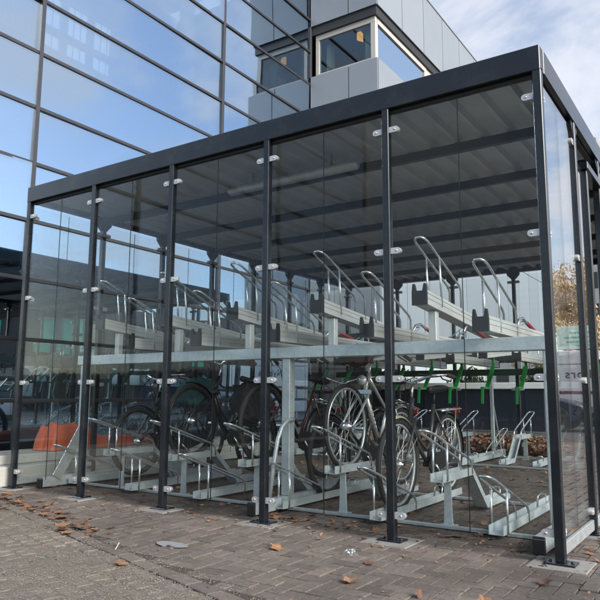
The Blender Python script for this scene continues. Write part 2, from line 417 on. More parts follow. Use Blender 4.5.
# border course along the edge, then mossy cobbles
g = MB(); ang = math.atan(-.285); ca, sa = math.cos(ang), math.sin(ang)
for k in range(-30, 45):
    t = k*.2; x = -4.41+t*ca; y = EDGE(x)
    if -7.5 < x < 2.6: brick(g, x, y, .2, .1, random.gauss(.0015,.002), random.uniform(.02,1), ang)
tag(g.build('paving_border', M['paver']), kind='structure')
g = MB()
for r_ in range(1, 34):
    for k in range(-50, 80):
        t = k*.105+(.05 if r_ % 2 else 0)+random.gauss(0,.004)
        x = -4.41+t*ca+r_*.105*sa; y = -.62+t*sa-r_*.105*ca
        if x < -7.6 or x > 1.5 or y < -3.6: continue
        brick(g, x, y, random.uniform(.095,.106), random.uniform(.095,.106), random.gauss(-.003,.002), random.uniform(.02,1), ang+random.gauss(0,.02), .004, .007)
tag(g.build('mossy_cobbles', M['mosspaver']), kind='structure')
from mathutils import noise as mnoise
def sheet(x0, x1, y0, y1, st, fz, keep):
    m = MB(); nx, ny = int((x1-x0)/st), int((y1-y0)/st); vs = []; fs = []
    for i in range(nx+1):
        for j in range(ny+1):
            x, y = x0+i*st, y0+j*st; vs.append((x, y, fz(x, y)))
    for i in range(nx):
        for j in range(ny):
            if keep(x0+(i+.5)*st, y0+(j+.5)*st): fs.append((i*(ny+1)+j,(i+1)*(ny+1)+j,(i+1)*(ny+1)+j+1,i*(ny+1)+j+1))
    m.add(vs, fs, True); return m
nz = lambda x, y, f: mnoise.noise((x*f, y*f, 3.7))
g = sheet(-7.2, 1.6, -3.4, .4, .025, lambda x, y: -.0045+.006*nz(x,y,2.2)+.005*nz(x,y,9)+.0045*nz(x,y,21), lambda x, y: y < EDGE(x)-.05)
tag(g.build('mossy_sand', M['mosssoil']), kind='structure')
g = sheet(-5.6, 2.4, -2.6, 1.2, .03, lambda x, y: -.0125+.005*nz(x,y,1.7)+.003*nz(x,y,11)+.005*max(0,1-abs(y-EDGE(x))/.3), lambda x, y: y > EDGE(x)-.09)
tag(g.build('joint_grit', M['soil']), kind='structure')
# loose grit on the mossy cobbles: nobody could count it
g = MB()
for k in range(24000):
    x = random.uniform(-5.6,.6); dd = random.expovariate(1/1.0); y = EDGE(x)-dd+abs(random.gauss(0,.14))
    if y < -3.2 or dd > 2.6: continue
    r_ = random.uniform(.0015,.0055); z = random.uniform(-.003,.003)
    vs = [(x+r_*random.uniform(.6,1.3)*a, y+r_*random.uniform(.6,1.3)*b, z+r_*c) for a,b,c in ((1,0,.2),(0,1,.1),(-1,0,.2),(0,-1,.1),(0,0,.9))]
    g.add(vs, [(0,1,4),(1,2,4),(2,3,4),(3,0,4)], False, 0, random.random()+.001)
tag(g.build('loose_grit', M['stone']), 'loose pale grit scattered over the mossy cobbles', 'grit', kind='stuff')

# ------------------------------------------------------------------ SHELTER
BX, BY, H, LZ = 1.05, .97, 3.122, 2.958
XL, YB = -5*BX, 7*BY
sh = thing('bike_shelter', 'dark navy steel bike shelter with clear glass walls and ribbed roof', 'shelter', (XL/2, YB/2, 0))
PW = .027
posts = []
for i in range(6): posts += [(-i*BX, 0.0), (-i*BX, YB)]
for j in range(1, 7): posts += [(0.0, j*BY), (XL, j*BY)]
CLZ = (.165, 1.05, 1.925, 2.80)
def clip(mb, x, y, z, dx, dy):
    """rounded clip that grips the pane beside a post: dx,dy = direction along the pane"""
    L_, hh, th = .074, .021, .017
    prof = [(PW-.002,-hh)]
    for k in range(7):
        a = -math.pi/2+math.pi*k/6
        prof.append((PW+L_-hh+math.cos(a)*hh, math.sin(a)*hh))
    prof.append((PW-.002,hh))
    if dx: mb.prism([(x+dx*a, z+b) for a, b in prof], 'y', y-th, y+th)
    else:  mb.prism([(y+dy*a, z+b) for a, b in prof], 'x', x-th, x+th)
    a = PW+.045
    c = Vector((x+dx*a, y+dy*a, z))
    nrm = Vector((0,-1,0)) if dx else Vector((1,0,0))
    for s_ in (-1, 1):
        mb.lathe(c, nrm*s_, [(.008,th-.001),(.008,th+.004),(.0,th+.005)], 8)
for (x, y) in posts:
    p = MB(); p.box(x-PW, x+PW, y-PW, y+PW, .012, LZ+.02, .004)
    po = p.build('post', M['navy'], sh)
    b = MB(); b.box(x-.085, x+.085, y-.06, y+.06, .003, .014, .002)
    for sx in (-1, 1):
        b.lathe((x+sx*.062, y+.0, .014), (0,0,1), [(.012,0),(.012,.008),(0,.009)], 6)
    b.build('base_plate', M['navy'], po)
    f = MB(); f.box(x-.16, x+.16, y-.15, y+.15, -.05, .0035, .003); f.build('footing', M['concrete'], po)
    onfr = abs(y) < 1e-6 or abs(y-YB) < 1e-6; onsd = abs(x) < 1e-6 or abs(x-XL) < 1e-6
    for z in CLZ:
        if onfr:
            for dx in (-1, 1):
                if XL-.01 < x+dx*.3 < .01: c = MB(); clip(c, x, y, z, dx, 0); c.build('glass_clip', M['clip'], po)
        if onsd:
            for dy in (-1, 1):
                if -.01 < y+dy*.3 < YB+.01:
                    if x > -.01 and 1.0 < y+dy*.3 < 1.9: continue
                    c = MB(); clip(c, x, y, z, 0, dy); c.build('glass_clip', M['clip'], po)
    # chamfered haunch under the roof beam on the inner rows
    if y > .01:
        gm = MB()
        for (dx, dy) in ((1,0),(-1,0),(0,1),(0,-1)):
            if not (XL-.01 <= x+dx*.2 <= .01 and -.01 <= y+dy*.2 <= YB+.01): continue
            if onfr and dy: continue
            if onsd and not onfr and dx: continue
            tri = [(PW,LZ-.115),(PW+.075,LZ-.035),(PW+.075,LZ+.01),(PW,LZ+.01)]
            if dx: gm.prism([(x+dx*a, b) for a, b in tri], 'y', y-.02, y+.02)
            else:  gm.prism([(y+dy*a, b) for a, b in tri], 'x', x-.02, x+.02)
        if gm.v: gm.build('haunch', M['navy'], po)
# perimeter beams
def beam(x0, x1, y0, y1):
    b = MB(); b.box(x0, x1, y0, y1, LZ, H, .004); return b
o_ = PW
bm_ = beam(XL-o_, o_, -o_-.004, .055).build('roof_beam', M['navy'], sh)
l = MB(); l.box(XL+.03, -.03, .012, .05, LZ-.022, LZ-.001); l.build('edge_trim', M['seam'], bm_)
beam(XL-o_, o_, YB-.055, YB+o_+.004).build('roof_beam', M['navy'], sh)
bm_ = beam(-.055, o_+.004, .057, YB-.057).build('roof_beam', M['navy'], sh)
l = MB(); l.box(-.05, -.012, .06, YB-.06, LZ-.022, LZ-.001); l.build('edge_trim', M['seam'], bm_)
beam(XL-o_-.004, XL+.055, .057, YB-.057).build('roof_beam', M['navy'], sh)
for j in range(1, 7):
    b = MB(); y = j*BY
    b.box(XL+.057, -.057, y-.024, y+.024, 2.918, 2.995, .003)
    b.build('purlin', M['purlin'], sh)
# ribbed roof sheet (one profile)
prof = []; pitch = .2145; x = XL+.06
while x < -.06-pitch*.5:
    prof += [(x, 3.0), (x+.034, 3.0), (x+.055, 3.045), (x+.195, 3.045)]; x += pitch
prof.append((-.06, 3.045))
rs = MB(); vs = []; fs = []
for (a, z) in prof: vs += [(a,.058,z+.003),(a,YB-.058,z+.003)]
for k in range(len(prof)-1): fs.append((2*k,2*k+2,2*k+3,2*k+1))
rs.add(vs, fs)
ro = rs.build('roof_sheet', M['roof'], sh)
md = ro.modifiers.new('thick', 'SOLIDIFY'); md.thickness = .002; md.offset = 1
dr = MB()
for k in range(5):
    xx = -.53-k*BX
    dr.lathe((xx, .5*BY+.0, 2.999), (0,0,-1), [(.016,0),(.016,.012),(0,.013)], 10)
# tube lamp under the purlins
lt = MB(); lt.tube([(-3.02,.62,2.86),(-3.0,.62,2.86),(-1.64,.62,2.86),(-1.62,.62,2.86)], [.03,.045,.045,.03], 14)
for xx in (-2.75,-1.9): lt.box(xx-.02,xx+.02,.60,.64,2.9,2.998)
lt.build('tube_lamp', M['galv_dull'], sh)
# glass: two halves per bay with a black sealant line between them
G, TH = .034, .004
def pane(ax, c, a0, a1, z0=.12, z1=2.915):
    m_ = (a0+a1)/2
    p = MB(); s_ = MB()
    for (u, v) in ((a0+G, m_-.0018), (m_+.0018, a1-G)):
        if ax == 'x': p.box(u, v, c-TH, c+TH, z0, z1)
        else: p.box(c-TH, c+TH, u, v, z0, z1)
    po = p.build('glass_pane', M['pane_side'] if ax == 'y' and c == 0 else M['pane'], sh)
    if ax == 'x': s_.box(m_-.0018, m_+.0018, c-TH+.0005, c+TH-.0005, z0, z1)
    else: s_.box(c-TH+.0005, c+TH-.0005, m_-.0018, m_+.0018, z0, z1)
    s_.build('sealant_line', M['seam'], po)
for i in range(5):
    pane('x', 0.0, -(i+1)*BX, -i*BX); pane('x', YB, -(i+1)*BX, -i*BX)
for j in range(7):
    pane('y', XL, j*BY, (j+1)*BY)
    if j == 1:
        p = MB(); p.box(-TH, TH, BY+G, BY+.40, .12, 2.70); p.build('glass_pane', M['pane_side'], sh)
    else: pane('y', 0.0, j*BY, (j+1)*BY)
d = MB()
d.box(-.03, .03, BY+.36, BY+.41, .02, 2.70, .004)
d.build('door_post', M['navy'], sh)
d = MB(); d.box(-.045, .045, BY+.33, 2*BY-.034, 2.705, 2.765, .004); d.build('door_header', M['navy'], sh)
# base rails on the ground along the long sides
d = MB(); d.box(-.012, .012, PW, YB-PW, .035, .105, .003); d.build('base_rail', M['galv_dull'], sh)
d = MB(); d.box(XL-.012, XL+.012, PW, YB-PW, .035, .105, .003); d.build('base_rail', M['galv_dull'], sh)

# ------------------------------------------------------------------ RACKS
LOW = (-.50, -1.39, -2.27, -3.15, -4.03, -4.88)
HIGH = (-.94, -1.83, -2.71, -3.59, -4.46)
def hoop(fy, x, y0, z0, top, xw=.048, r=.0095, end=.095, ln=.54):
    """wheel holder: two parallel bars, joined in a rounded nose, sloping down to the tray, with two uprights"""
    ya, yb = y0-.28, y0+ln
    zt, zb = z0+top, z0+end
    def P(a, t):   # t 0..1 along slope
        return (x+a, fy(ya+(yb-ya)*t), zt+(zb-zt)*t)
    m = MB()
    path = [(x-xw, fy(yb+.012), z0-.01), (x-xw, fy(yb+.012), zb-.03), P(-xw,.97), P(-xw,.5), P(-xw,.10), P(-xw*.8,.035), P(-xw*.4,.004),
            P(xw*.4,.004), P(xw*.8,.035), P(xw,.10), P(xw,.5), P(xw,.97), (x+xw, fy(yb+.012), zb-.03), (x+xw, fy(yb+.012), z0-.01)]
    m.tube(path, r, 8)
    for s_ in (-1, 1):
        t = .375
        q = P(s_*xw, t); m.tube([(q[0]+s_*.006, fy(y0+.02), z0-.012), (q[0]+s_*.006, q[1], q[2]-.004)], r*.9, 7)
    return m
def channel(mb, fy, x, y0, z0, y1, z1, w=.10, h=.06, t=.006):
    """open-topped tray section between two points (z = underside)"""
    for (a0, a1, b0, b1) in ((-w/2,w/2,0,t), (-w/2,-w/2+t,t,h), (w/2-t,w/2,t,h)):
        vs = []
        for (y, z) in ((y0,z0),(y1,z1)):
            vs += [(x+a0,fy(y),z+b0),(x+a1,fy(y),z+b0),(x+a1,fy(y),z+b1),(x+a0,fy(y),z+b1)]
        mb.add(vs, [(3,2,1,0),(4,5,6,7),(0,1,5,4),(1,2,6,5),(2,3,7,6),(3,0,4,7)])
def make_rack(label, fy, lev, lo, hi, yend, center):
    root = thing('two_tier_bike_rack', label, 'bike rack', center)
    front = lev == 'red'
    for x in (-.155, -2.33, -5.02):
        b = MB(); b.box(x-.035, x+.035, fy(.16), fy(2.1), .012, .105, .003)
        bo = b.build('base_beam', M['galv'], root)
        c = MB(); c.box(x-.0365, x+.0365, fy(.135), fy(.158), .005, .107, .004); c.build('end_cap', M['blackpl'], bo)
        pw = .04 if front else .025
        p = MB(); p.box(x-pw, x+pw, fy(.64-pw), fy(.64+pw), .107, 1.25, .004)
        for k in range(9): p.lathe((x+pw+.0002, fy(.64), .35+k*.09), (1,0,0), [(.008,0),(.008,.001),(0,.0012)], 8)
        p.build('upright', M['galv'], root)
        br = MB()
        if x < -5:
            br.bar((x+.06, fy(.30), .10), (x+.06, fy(.60), .60), .012, .11, (1,0,0))
        elif not front: br.bar((x, fy(.26), .10), (x, fy(.60), .85), .012, .04, (1,0,0))
        else:
            br.tube([(x+.058,fy(.30),.108),(x+.058,fy(.36),.40),(x+.058,fy(.41),.58),(x+.058,fy(.47),.68),(x+.058,fy(.54),.725),(x+.058,fy(.64),.735)], .018, 8)
        br.build('brace', M['galv_dull'], root)
    b = MB(); b.box(-5.1, -.10, fy(.585), fy(.695), 1.252, 1.348, .004); b.build('cross_beam', M['galv'] if front else M['beamgreen'], root)
    b = MB(); b.box(-5.05, -.12, fy(.555), fy(.595), .004, .028, .003); b.box(-5.05, -.12, fy(1.9), fy(1.94), .004, .028, .003); b.build('floor_rail', M['galv_dull'], root)
    for x in LOW:
        if x < lo or x > hi: continue
        t = MB(); channel(t, fy, x, .42, .03, yend, .03)
        to = t.build('lower_tray', M['galv'], root)
        hoop(fy, x, .48, .045, .385).build('wheel_holder', M['chrome'], to)
        s_ = MB(); s_.tube([(x-.035,fy(1.62),.05),(x-.035,fy(1.63),.13),(x-.02,fy(1.66),.15),(x+.02,fy(1.66),.15),(x+.035,fy(1.63),.13),(x+.035,fy(1.62),.05)], .007, 7); s_.build('rear_stop', M['chrome'], to)
    for x in HIGH:
        t = MB(); channel(t, fy, x, .50, .325, 1.12, .325); channel(t, fy, x, 1.12, .325, 1.45, .03); channel(t, fy, x, 1.45, .03, yend, .03)
        to = t.build('raised_tray', M['galv'], root)
        hoop(fy, x, .55, .345, .355).build('wheel_holder', M['chrome'], to)
        lg = MB(); lg.prism([(x-.035,.0),(x+.035,.0),(x+.03,.08),(x+.024,.322),(x-.024,.322),(x-.03,.08)], 'y', fy(.70), fy(.715)); lg.box(x-.06,x+.06,fy(.67),fy(.745),.002,.008)
        lg.build('support_leg', M['galv'], to)
        s_ = MB(); s_.tube([(x-.035,fy(1.82),.05),(x-.035,fy(1.83),.13),(x-.02,fy(1.86),.15),(x+.02,fy(1.86),.15),(x+.035,fy(1.83),.13),(x+.035,fy(1.82),.05)], .007, 7); s_.build('rear_stop', M['chrome'], to)
    for kind, xs, z in (('l', LOW, 1.385), ('h', HIGH, 1.60)):
        for x in xs:
            if kind == 'l' and x < -4.5: continue
            y0, y1 = (.42, 2.36) if kind == 'l' else (.40, 2.34)
            t = MB(); x -= .05
            fall = .17 if kind == 'h' else 0.0
            pf = [(-.055,0),(.055,0),(.055,.018),(.051,.022),(.051,.044),(.055,.048),(.055,.064),(.051,.068),(.051,.080),(.055,.084),(.055,.105),(.047,.105),(.047,.02),(-.047,.02),(-.047,.105),(-.055,.105),(-.055,.084),(-.051,.080),(-.051,.068),(-.055,.064),(-.055,.048),(-.051,.044),(-.051,.022),(-.055,.018)]
            vs = [(x+a, fy(y0), z+b) for a,b in pf]+[(x+a, fy(y1), z-fall+b) for a,b in pf]
            n_ = len(pf); fs = [tuple(reversed(range(n_))), tuple(range(n_,2*n_))]+[(k,(k+1)%n_,n_+(k+1)%n_,n_+k) for k in range(n_)]
            t.add(vs, fs)
            to = t.build('upper_tray', M['alu'], root)
            for yy in (y0-.028, y1+.002):
                c = MB()
                pc = [(-.057,-.006),(.057,-.006),(.057,.085),(.050,.15),(.038,.152),(.026,.098),(-.026,.098),(-.038,.152),(-.050,.15),(-.057,.085)]
                c.prism([(x+a, z+b-(fall if yy > 1 else 0)) for a,b in pc], 'y', fy(yy), fy(yy+.028)); c.build('end_cap', M['blackpl'], to)
            hoop(fy, x, .66, z+.02, .48, end=.20, ln=.44).build('wheel_holder', M['chrome'], to)
            if kind == 'h':
                s_ = MB(); s_.box(x-.03, x+.03, fy(.61), fy(.67), 1.35, z-.026, .003); s_.build('tray_support', M['alu'], to)
            hn = MB(); gp = MB()
            if front:
                zz = z+.105 if kind == 'l' else z-.14
                hn.tube([(x+.03,fy(1.18),zz-.02),(x+.03,fy(1.26),zz+.055),(x+.03,fy(1.36),zz+.075),(x+.03,fy(1.50),zz+.04),(x+.03,fy(1.72),zz-.0)], .012, 8)
                gp.tube([(x+.03,fy(1.48),zz+.046),(x+.03,fy(1.74),zz-.004)], .016, 10)
                ho = hn.build('pull_handle', M['chrome'], to); gp.build('grip', M['red'], ho)
            else:
                zz = z-.33 if kind == 'h' else z-.115
                sx = (1,0,0)
                hn.bar((x,fy(1.95),zz+.06),(x,fy(2.22),zz-.22), .05, .022, sx)
                hn.bar((x,fy(2.21),zz-.225),(x,fy(2.42),zz-.225), .05, .022, sx)
                hn.bar((x,fy(2.41),zz-.215),(x,fy(2.44),zz-.43), .03, .02, sx)
                hn.bar((x,fy(1.95),zz+.05),(x,fy(1.95),z-fall*.8), .03, .02, sx)
                hn.build('pull_handle', M['green'], to)
    return root
make_rack('galvanised two tier bike rack behind the front glass with red handle grips', lambda y: y, 'red', -9, 9, 2.08, (-2.6, 1.3, 0))
make_rack('galvanised two tier bike rack along the rear glass with green pull handles', lambda y: 6.80-y, 'green', -9, 9, 1.85, (-2.6, 5.6, 0))

# ------------------------------------------------------------------ BICYCLES
def arc(cx, cz, r, a0, a1, n, x=0):
    return [(x, cx+r*math.cos(R(a0+(a1-a0)*k/n)), cz+r*math.sin(R(a0+(a1-a0)*k/n))) for k in range(n+1)]
def make_bike(label, loc, tilt, framem, guard, rimm, step=False, bag=None, lamp=True, steer=0, lean=0, marks=False, tyre=.021):
    """front wheel at y=0, rear wheel at y=1.06, standing on z=0, nose towards -y"""
    rt = thing('bicycle', label, 'bicycle', loc, 'bicycles parked in the front rack', False, (-tilt, lean, 0))
    WR = .335; fw = (0,0,WR+.012); rw = (0,1.06,WR+.012)
    for c in (fw, rw):
        t = MB(); t.tube([(0,c[1]+WR*math.cos(2*math.pi*k/48),c[2]+WR*math.sin(2*math.pi*k/48)) for k in range(48)], tyre, 9, 0, True)
        wo = t.build('wheel', M['rubber'], rt)
        r_ = MB(); r_.tube([(0,c[1]+(WR-.024)*math.cos(2*math.pi*k/48),c[2]+(WR-.024)*math.sin(2*math.pi*k/48)) for k in range(48)], .0125, 8, 0, True); r_.build('rim', rimm, wo)
        s_ = MB()
        for k in range(28):
            a = 2*math.pi*k/28; a2 = a+(.55 if (k//2) % 2 else -.55); sd = .028 if k % 2 else -.028
            s_.tube([(sd,c[1]+.022*math.cos(a2),c[2]+.022*math.sin(a2)),(0,c[1]+(WR-.03)*math.cos(a),c[2]+(WR-.03)*math.sin(a))], .0013, 4, 0, False, False)
        s_.build('spokes', M['dspoke'] if rimm is M['frame_black'] else M['steel'], wo)
        h_ = MB(); h_.tube([(-.05,c[1],c[2]),(-.036,c[1],c[2]),(-.034,c[1],c[2]),(.034,c[1],c[2]),(.036,c[1],c[2]),(.05,c[1],c[2])], [.01,.012,.034,.034,.012,.01], 14); h_.build('hub', M['steel'], wo)
    f = MB()
    hd_t, hd_b = (0,.30,.86), (0,.255,.70)           # head tube
    bb = (0,.60,.29); st = (0,.76,.80)
    if step:
        f.tube([(0,.262,.72),(0,.40,.53),(0,.56,.42),(0,.665,.47)], .016, 10)
        f.tube([(0,.252,.69),(0,.37,.48),bb], .019, 10)
    else:
        f.tube([(0,.296,.84),(0,.50,.72),(0,.70,.62)], .0155, 10)
        f.tube([(0,.255,.70),bb], .02, 10)
    f.tube([bb, st], .0165, 10); f.tube([hd_b, hd_t], .021, 12)
    for s_ in (-1, 1):
        f.tube([(s_*.02,bb[1]+.03,bb[2]),(s_*.055,rw[1],rw[2])], .010, 7)
        f.tube([(s_*.016,.745,.755),(s_*.055,rw[1],rw[2])], .008, 7)
    f.tube([(-.04,bb[1],bb[2]),(.04,bb[1],bb[2])], .024, 10)
    fo = f.build('frame', framem, rt)
    if marks:
        k_ = MB(); A = Vector((0,.255,.70)); B_ = Vector(bb); dv = (B_-A)
        for q in range(6):
            p0 = A+dv*(.26+q*.075); p1 = A+dv*(.26+q*.075+.045)
            for sx in (-1, 1): k_.bar((sx*.0205,p0.y,p0.z),(sx*.0205,p1.y,p1.z), .012 if q % 2 else .018, .002, (0,.7,.5))
        k_.build('frame_marks', M['rail'], fo)
    k_ = MB()
    for s_ in (-1, 1): k_.tube([(s_*.045,.24,.665),(s_*.055,.16,.56),(s_*.057,.06,.42),(s_*.055,0,fw[2])], [.013,.012,.010,.009], 8)
    k_.bar((-.06,.25,.69),(.06,.25,.69), .03, .035); k_.build('fork', framem, rt)
    hb = MB(); hb.tube([(0,.297,.85),(0,.318,.99)], .0115, 8)
    hb.tube([(-.30,.50,1.035),(-.27,.40,1.055),(-.20,.29,1.05),(-.06,.27,1.01),(0,.30,.99),(.06,.27,1.01),(.20,.29,1.05),(.27,.40,1.055),(.30,.50,1.035)], .011, 8)
    ho = hb.build('handlebar', M['steel'], rt)
    for s_ in (-1, 1):
        gq = MB(); gq.tube([(s_*.272,.405,1.055),(s_*.30,.50,1.035)], .018, 9); gq.build('grip', M['leather'], ho)
        lv = MB(); lv.tube([(s_*.24,.34,1.05),(s_*.265,.33,1.02),(s_*.30,.42,1.0)], .006, 6); lv.build('brake_lever', M['blackpl'], ho)
    sd = MB()
    sd.tube([st,(0,.79,.90)], .0125, 8)
    n_ = 9
    vs = []
    for i in range(n_):
        t = i/(n_-1); y = .66+.27*t; w = .022+.065*max(0,(t-.35)/.65)**.8; zz = .93+.015*t
        for k in range(10):
            a = 2*math.pi*k/10; vs.append((w*math.cos(a), y, zz+.028*math.sin(a)*(1 if math.sin(a) > 0 else 1.3)))
    fs = [(i*10+k,i*10+(k+1)%10,(i+1)*10+(k+1)%10,(i+1)*10+k) for i in range(n_-1) for k in range(10)]+[tuple(range(10)),tuple(range((n_-1)*10,n_*10))]
    sd.add(vs, fs, True); sd.build('saddle', M['blackpl'], rt)
    for (c, a0, a1) in ((fw, -32, 112), (rw, -10, 190)):
        if c is fw and guard is M['steel']: continue
        gu = MB(); A = arc(c[1], c[2], WR+.045, a0, a1, 22)
        vs = []
        for (x, y, z) in A:
            dy, dz = (y-c[1])/(WR+.045), (z-c[2])/(WR+.045)
            for (q, o) in ((-.028,-.014),(-.018,0),(0,.006),(.018,0),(.028,-.014)): vs.append((q, y+dy*o, z+dz*o))
        gu.add(vs, [(i*5+k,i*5+k+1,(i+1)*5+k+1,(i+1)*5+k) for i in range(len(A)-1) for k in range(4)], True)
        for s_ in (-1, 1): gu.tube([(s_*.05,c[1],c[2]),(s_*.028,c[1]+(WR+.04)*math.cos(R(a0+8)) if c is rw else c[1]+(WR+.04)*math.cos(R(30)),c[2]+(WR+.04)*math.sin(R(a0+8)) if c is rw else c[2]+(WR+.04)*math.sin(R(30)))], .003, 5)
        gu.build('mudguard', guard if c is fw else (M['frame_black'] if guard is M['cream'] else guard), rt)
    cbl = MB()
    for s_ in (-1, 1):
        cbl.tube([(s_*.24,.33,1.04),(s_*.20,.19,1.03),(s_*.10,.12,.98),(s_*.02,.17,.90),(s_*.025,.24,.80),(s_*.02,.40,.60)], .0035, 5)
    cbl.tube([(.22,.32,1.04),(.14,.16,1.06),(.03,.11,1.0),(-.01,.20,.86),(0,.22,.74)], .0035, 5); cbl.build('brake_cable', M['blackpl'], rt)
    cr = MB()
    for s_ in (-1, 1): cr.tube([(s_*.06,.80,.74),(s_*.06,1.30,.745)], .006, 6); cr.tube([(s_*.06,1.15,.745),(s_*.058,rw[1],rw[2])], .006, 6)
    for q in range(5): cr.tube([(-.06,.86+q*.105,.745),(.06,.86+q*.105,.745)], .005, 6)
    cr.build('carrier', M['steel'] if framem is not M['frame_black'] else M['blackpl'], rt)
    cg = MB(); cg.prism([(.50,.27),(.55,.21),(.62,.195),(1.02,.30),(1.08,.34),(1.05,.39),(.98,.39),(.62,.385),(.54,.36)], 'x', .048, .062); cg.build('chain_case', M['blackpl'], rt)
    ck = MB()
    for s_ in (-1, 1): ck.tube([(s_*.07,bb[1],bb[2]),(s_*.085,bb[1]+s_*.12,bb[2]-s_*.115)], .011, 7); ck.box(min(s_*.09,s_*.18),max(s_*.09,s_*.18),bb[1]+s_*.12-.04,bb[1]+s_*.12+.04,bb[2]-s_*.115-.012,bb[2]-s_*.115+.012,.004)
    ck.build('crank', M['steel'], rt)
    if lamp:
        lm = MB(); lm.lathe((0,.18,.78), (0,-1,0), [(.012,-.07),(.03,-.05),(.042,-.01),(.044,.01),(.0,.018)], 16); lm.tube([(0,.21,.78),(0,.27,.80)], .008, 6); lm.build('headlight', M['lens'], rt)
    rl = MB(); rl.box(-.035,.035,1.315,1.33,.70,.76,.005); rl.build('rear_light', M['redlens'], rt)
    return rt
YF = .72
make_bike('silver framed bicycle with bright rims and brown grips, front wheel raised in the rack', (-1.83, YF-.02, .345), R(12), M['frame_silver'], M['steel'], M['chrome'], False, marks=True, tyre=.017)
make_bike('black bicycle with thick black tyres beside the silver bicycle', (-2.27, 1.22, .05), R(-1), M['frame_black'], M['frame_black'], M['frame_black'], True, lamp=False, tyre=.023)
make_bike('dark red bicycle with dark wheels behind the third front post from the corner', (-2.71, YF, .345), R(12), M['frame_red'], M['frame_black'], M['frame_black'], True, lamp=False, tyre=.020)
make_bike('black bicycle with a teal bag over its carrier, near the orange tarpaulin', (-4.46, .90, .10), R(0), M['frame_black'], M['frame_black'], M['frame_black'], True, lamp=False, tyre=.020)
make_bike('black bicycle loaded with a black pannier beside the fourth front post from the corner', (-3.59, YF, .345), R(12), M['frame_black'], M['frame_black'], M['frame_black'], True, lamp=False)
make_bike('dark grey bicycle with a cream front mudguard standing behind the second front post', (-1.40, .84, .05), R(-1), M['frame_grey'], M['cream'], M['galv_dull'], True, lamp=False)
def blob_box(mb, x0, x1, y0, y1, z0, z1, n=7, amp=.015, pw=4.0, sag=0.0):
    """soft cushion-like bag: a superellipsoid with noise"""
    cx, cy, cz = (x0+x1)/2, (y0+y1)/2, (z0+z1)/2; a, b, c = (x1-x0)/2, (y1-y0)/2, (z1-z0)/2
    nu, nv = 28, 16; vs = []
    sp = lambda w, e: math.copysign(abs(w)**e, w)
    for j in range(nv+1):
        ph = -math.pi/2+math.pi*j/nv
        for i in range(nu):
            th = 2*math.pi*i/nu
            e = 2/pw
            x = sp(math.cos(ph),e)*sp(math.cos(th),e); y = sp(math.cos(ph),e)*sp(math.sin(th),e); z = sp(math.sin(ph),e)
            w = math.sin(x*5+y*7+1.3)*math.cos(z*6+y*4)*amp+random.gauss(0,amp*.25)
            vs.append((cx+x*(a+w), cy+y*(b+w), cz+z*(c+w)-sag*(x*x)))
    fs = [(j*nu+i,j*nu+(i+1)%nu,(j+1)*nu+(i+1)%nu,(j+1)*nu+i) for j in range(nv) for i in range(nu)]
    mb.add(vs, fs, True)
b = MB(); blob_box(b, -4.60,-4.30,1.55,2.05,.80,1.12, amp=.03)
tag(b.build('rain_cover', M['teal']), 'teal cloth bag slung over the black bicycle near the orange tarpaulin', 'bag')
b = MB(); blob_box(b, -3.74,-3.44,1.50,2.0,.62,1.06, amp=.03)
tag(b.build('pannier_bag', M['bagblack']), 'bulky black pannier bag on the bicycle beside the fourth front post', 'bag')
b = MB(); blob_box(b, -1.98,-1.68,.86,1.04,1.20,1.36, amp=.02)
tag(b.build('handlebar_bag', M['leather']), 'small brown bag hanging at the handlebar of the silver bicycle', 'bag')

# ------------------------------------------------------------------ OFFICE BUILDING
XF = -6.73
of = thing('office_building', 'tall office building with reflective blue glass wall and grey metal clad wing', 'building', (XF-3, 4, 0))
pl = MB(); pl.box(XF-.10, XF+.10, -9.8, 7.7, 0, .07, .012); pl.build('plinth', M['plinth'], of)
kb = thing('concrete_kerb', 'pale stepped concrete kerb running between the shelter and the glass wall', 'kerb', (-5.7,2,0))
pl = MB(); pl.box(-6.1, -5.36, -2.2, 7.6, 0, .20, .012); pl.build('lower_step', M['plinth'], kb)
pl = MB(); pl.box(-6.1, -5.52, -2.2, 7.6, .201, .30, .012); pl.build('upper_step', M['plinth'], kb)
TZ = [.07]+[.852+.782*k for k in range(0, 14)]
MY = [-10.3, -6.55, -2.8, .955, 4.73, 7.73]
for a in range(len(MY)-1):
    for k in range(len(TZ)-1):
        p = MB(); y0, y1, z0, z1 = MY[a]+.004, MY[a+1]-.004, TZ[k]+.004, TZ[k+1]-.004
        ya, za = random.gauss(0,.009), random.gauss(0,.007)
        vs = []
        for xx in (XF-.012, XF+.012):
            for (y, z) in ((y0,z0),(y1,z0),(y1,z1),(y0,z1)):
                vs.append((xx+(y-(y0+y1)/2)*ya+(z-(z0+z1)/2)*za, y, z))
        p.add(vs, [(3,2,1,0),(4,5,6,7),(0,1,5,4),(1,2,6,5),(2,3,7,6),(3,0,4,7)])
        p.build('window_pane', M['facade'], of)
for y in MY:
    p = MB(); p.box(XF-.06, XF+.045, y-.03, y+.03, .07, 11.1, .004); p.build('mullion', M['mullion'], of)
for z in TZ:
    p = MB()
    for a in range(len(MY)-1): p.box(XF-.05, XF+.035, MY[a]+.032, MY[a+1]-.032, z-.024, z+.024, .004)
    p.build('transom', M['mullion'], of)
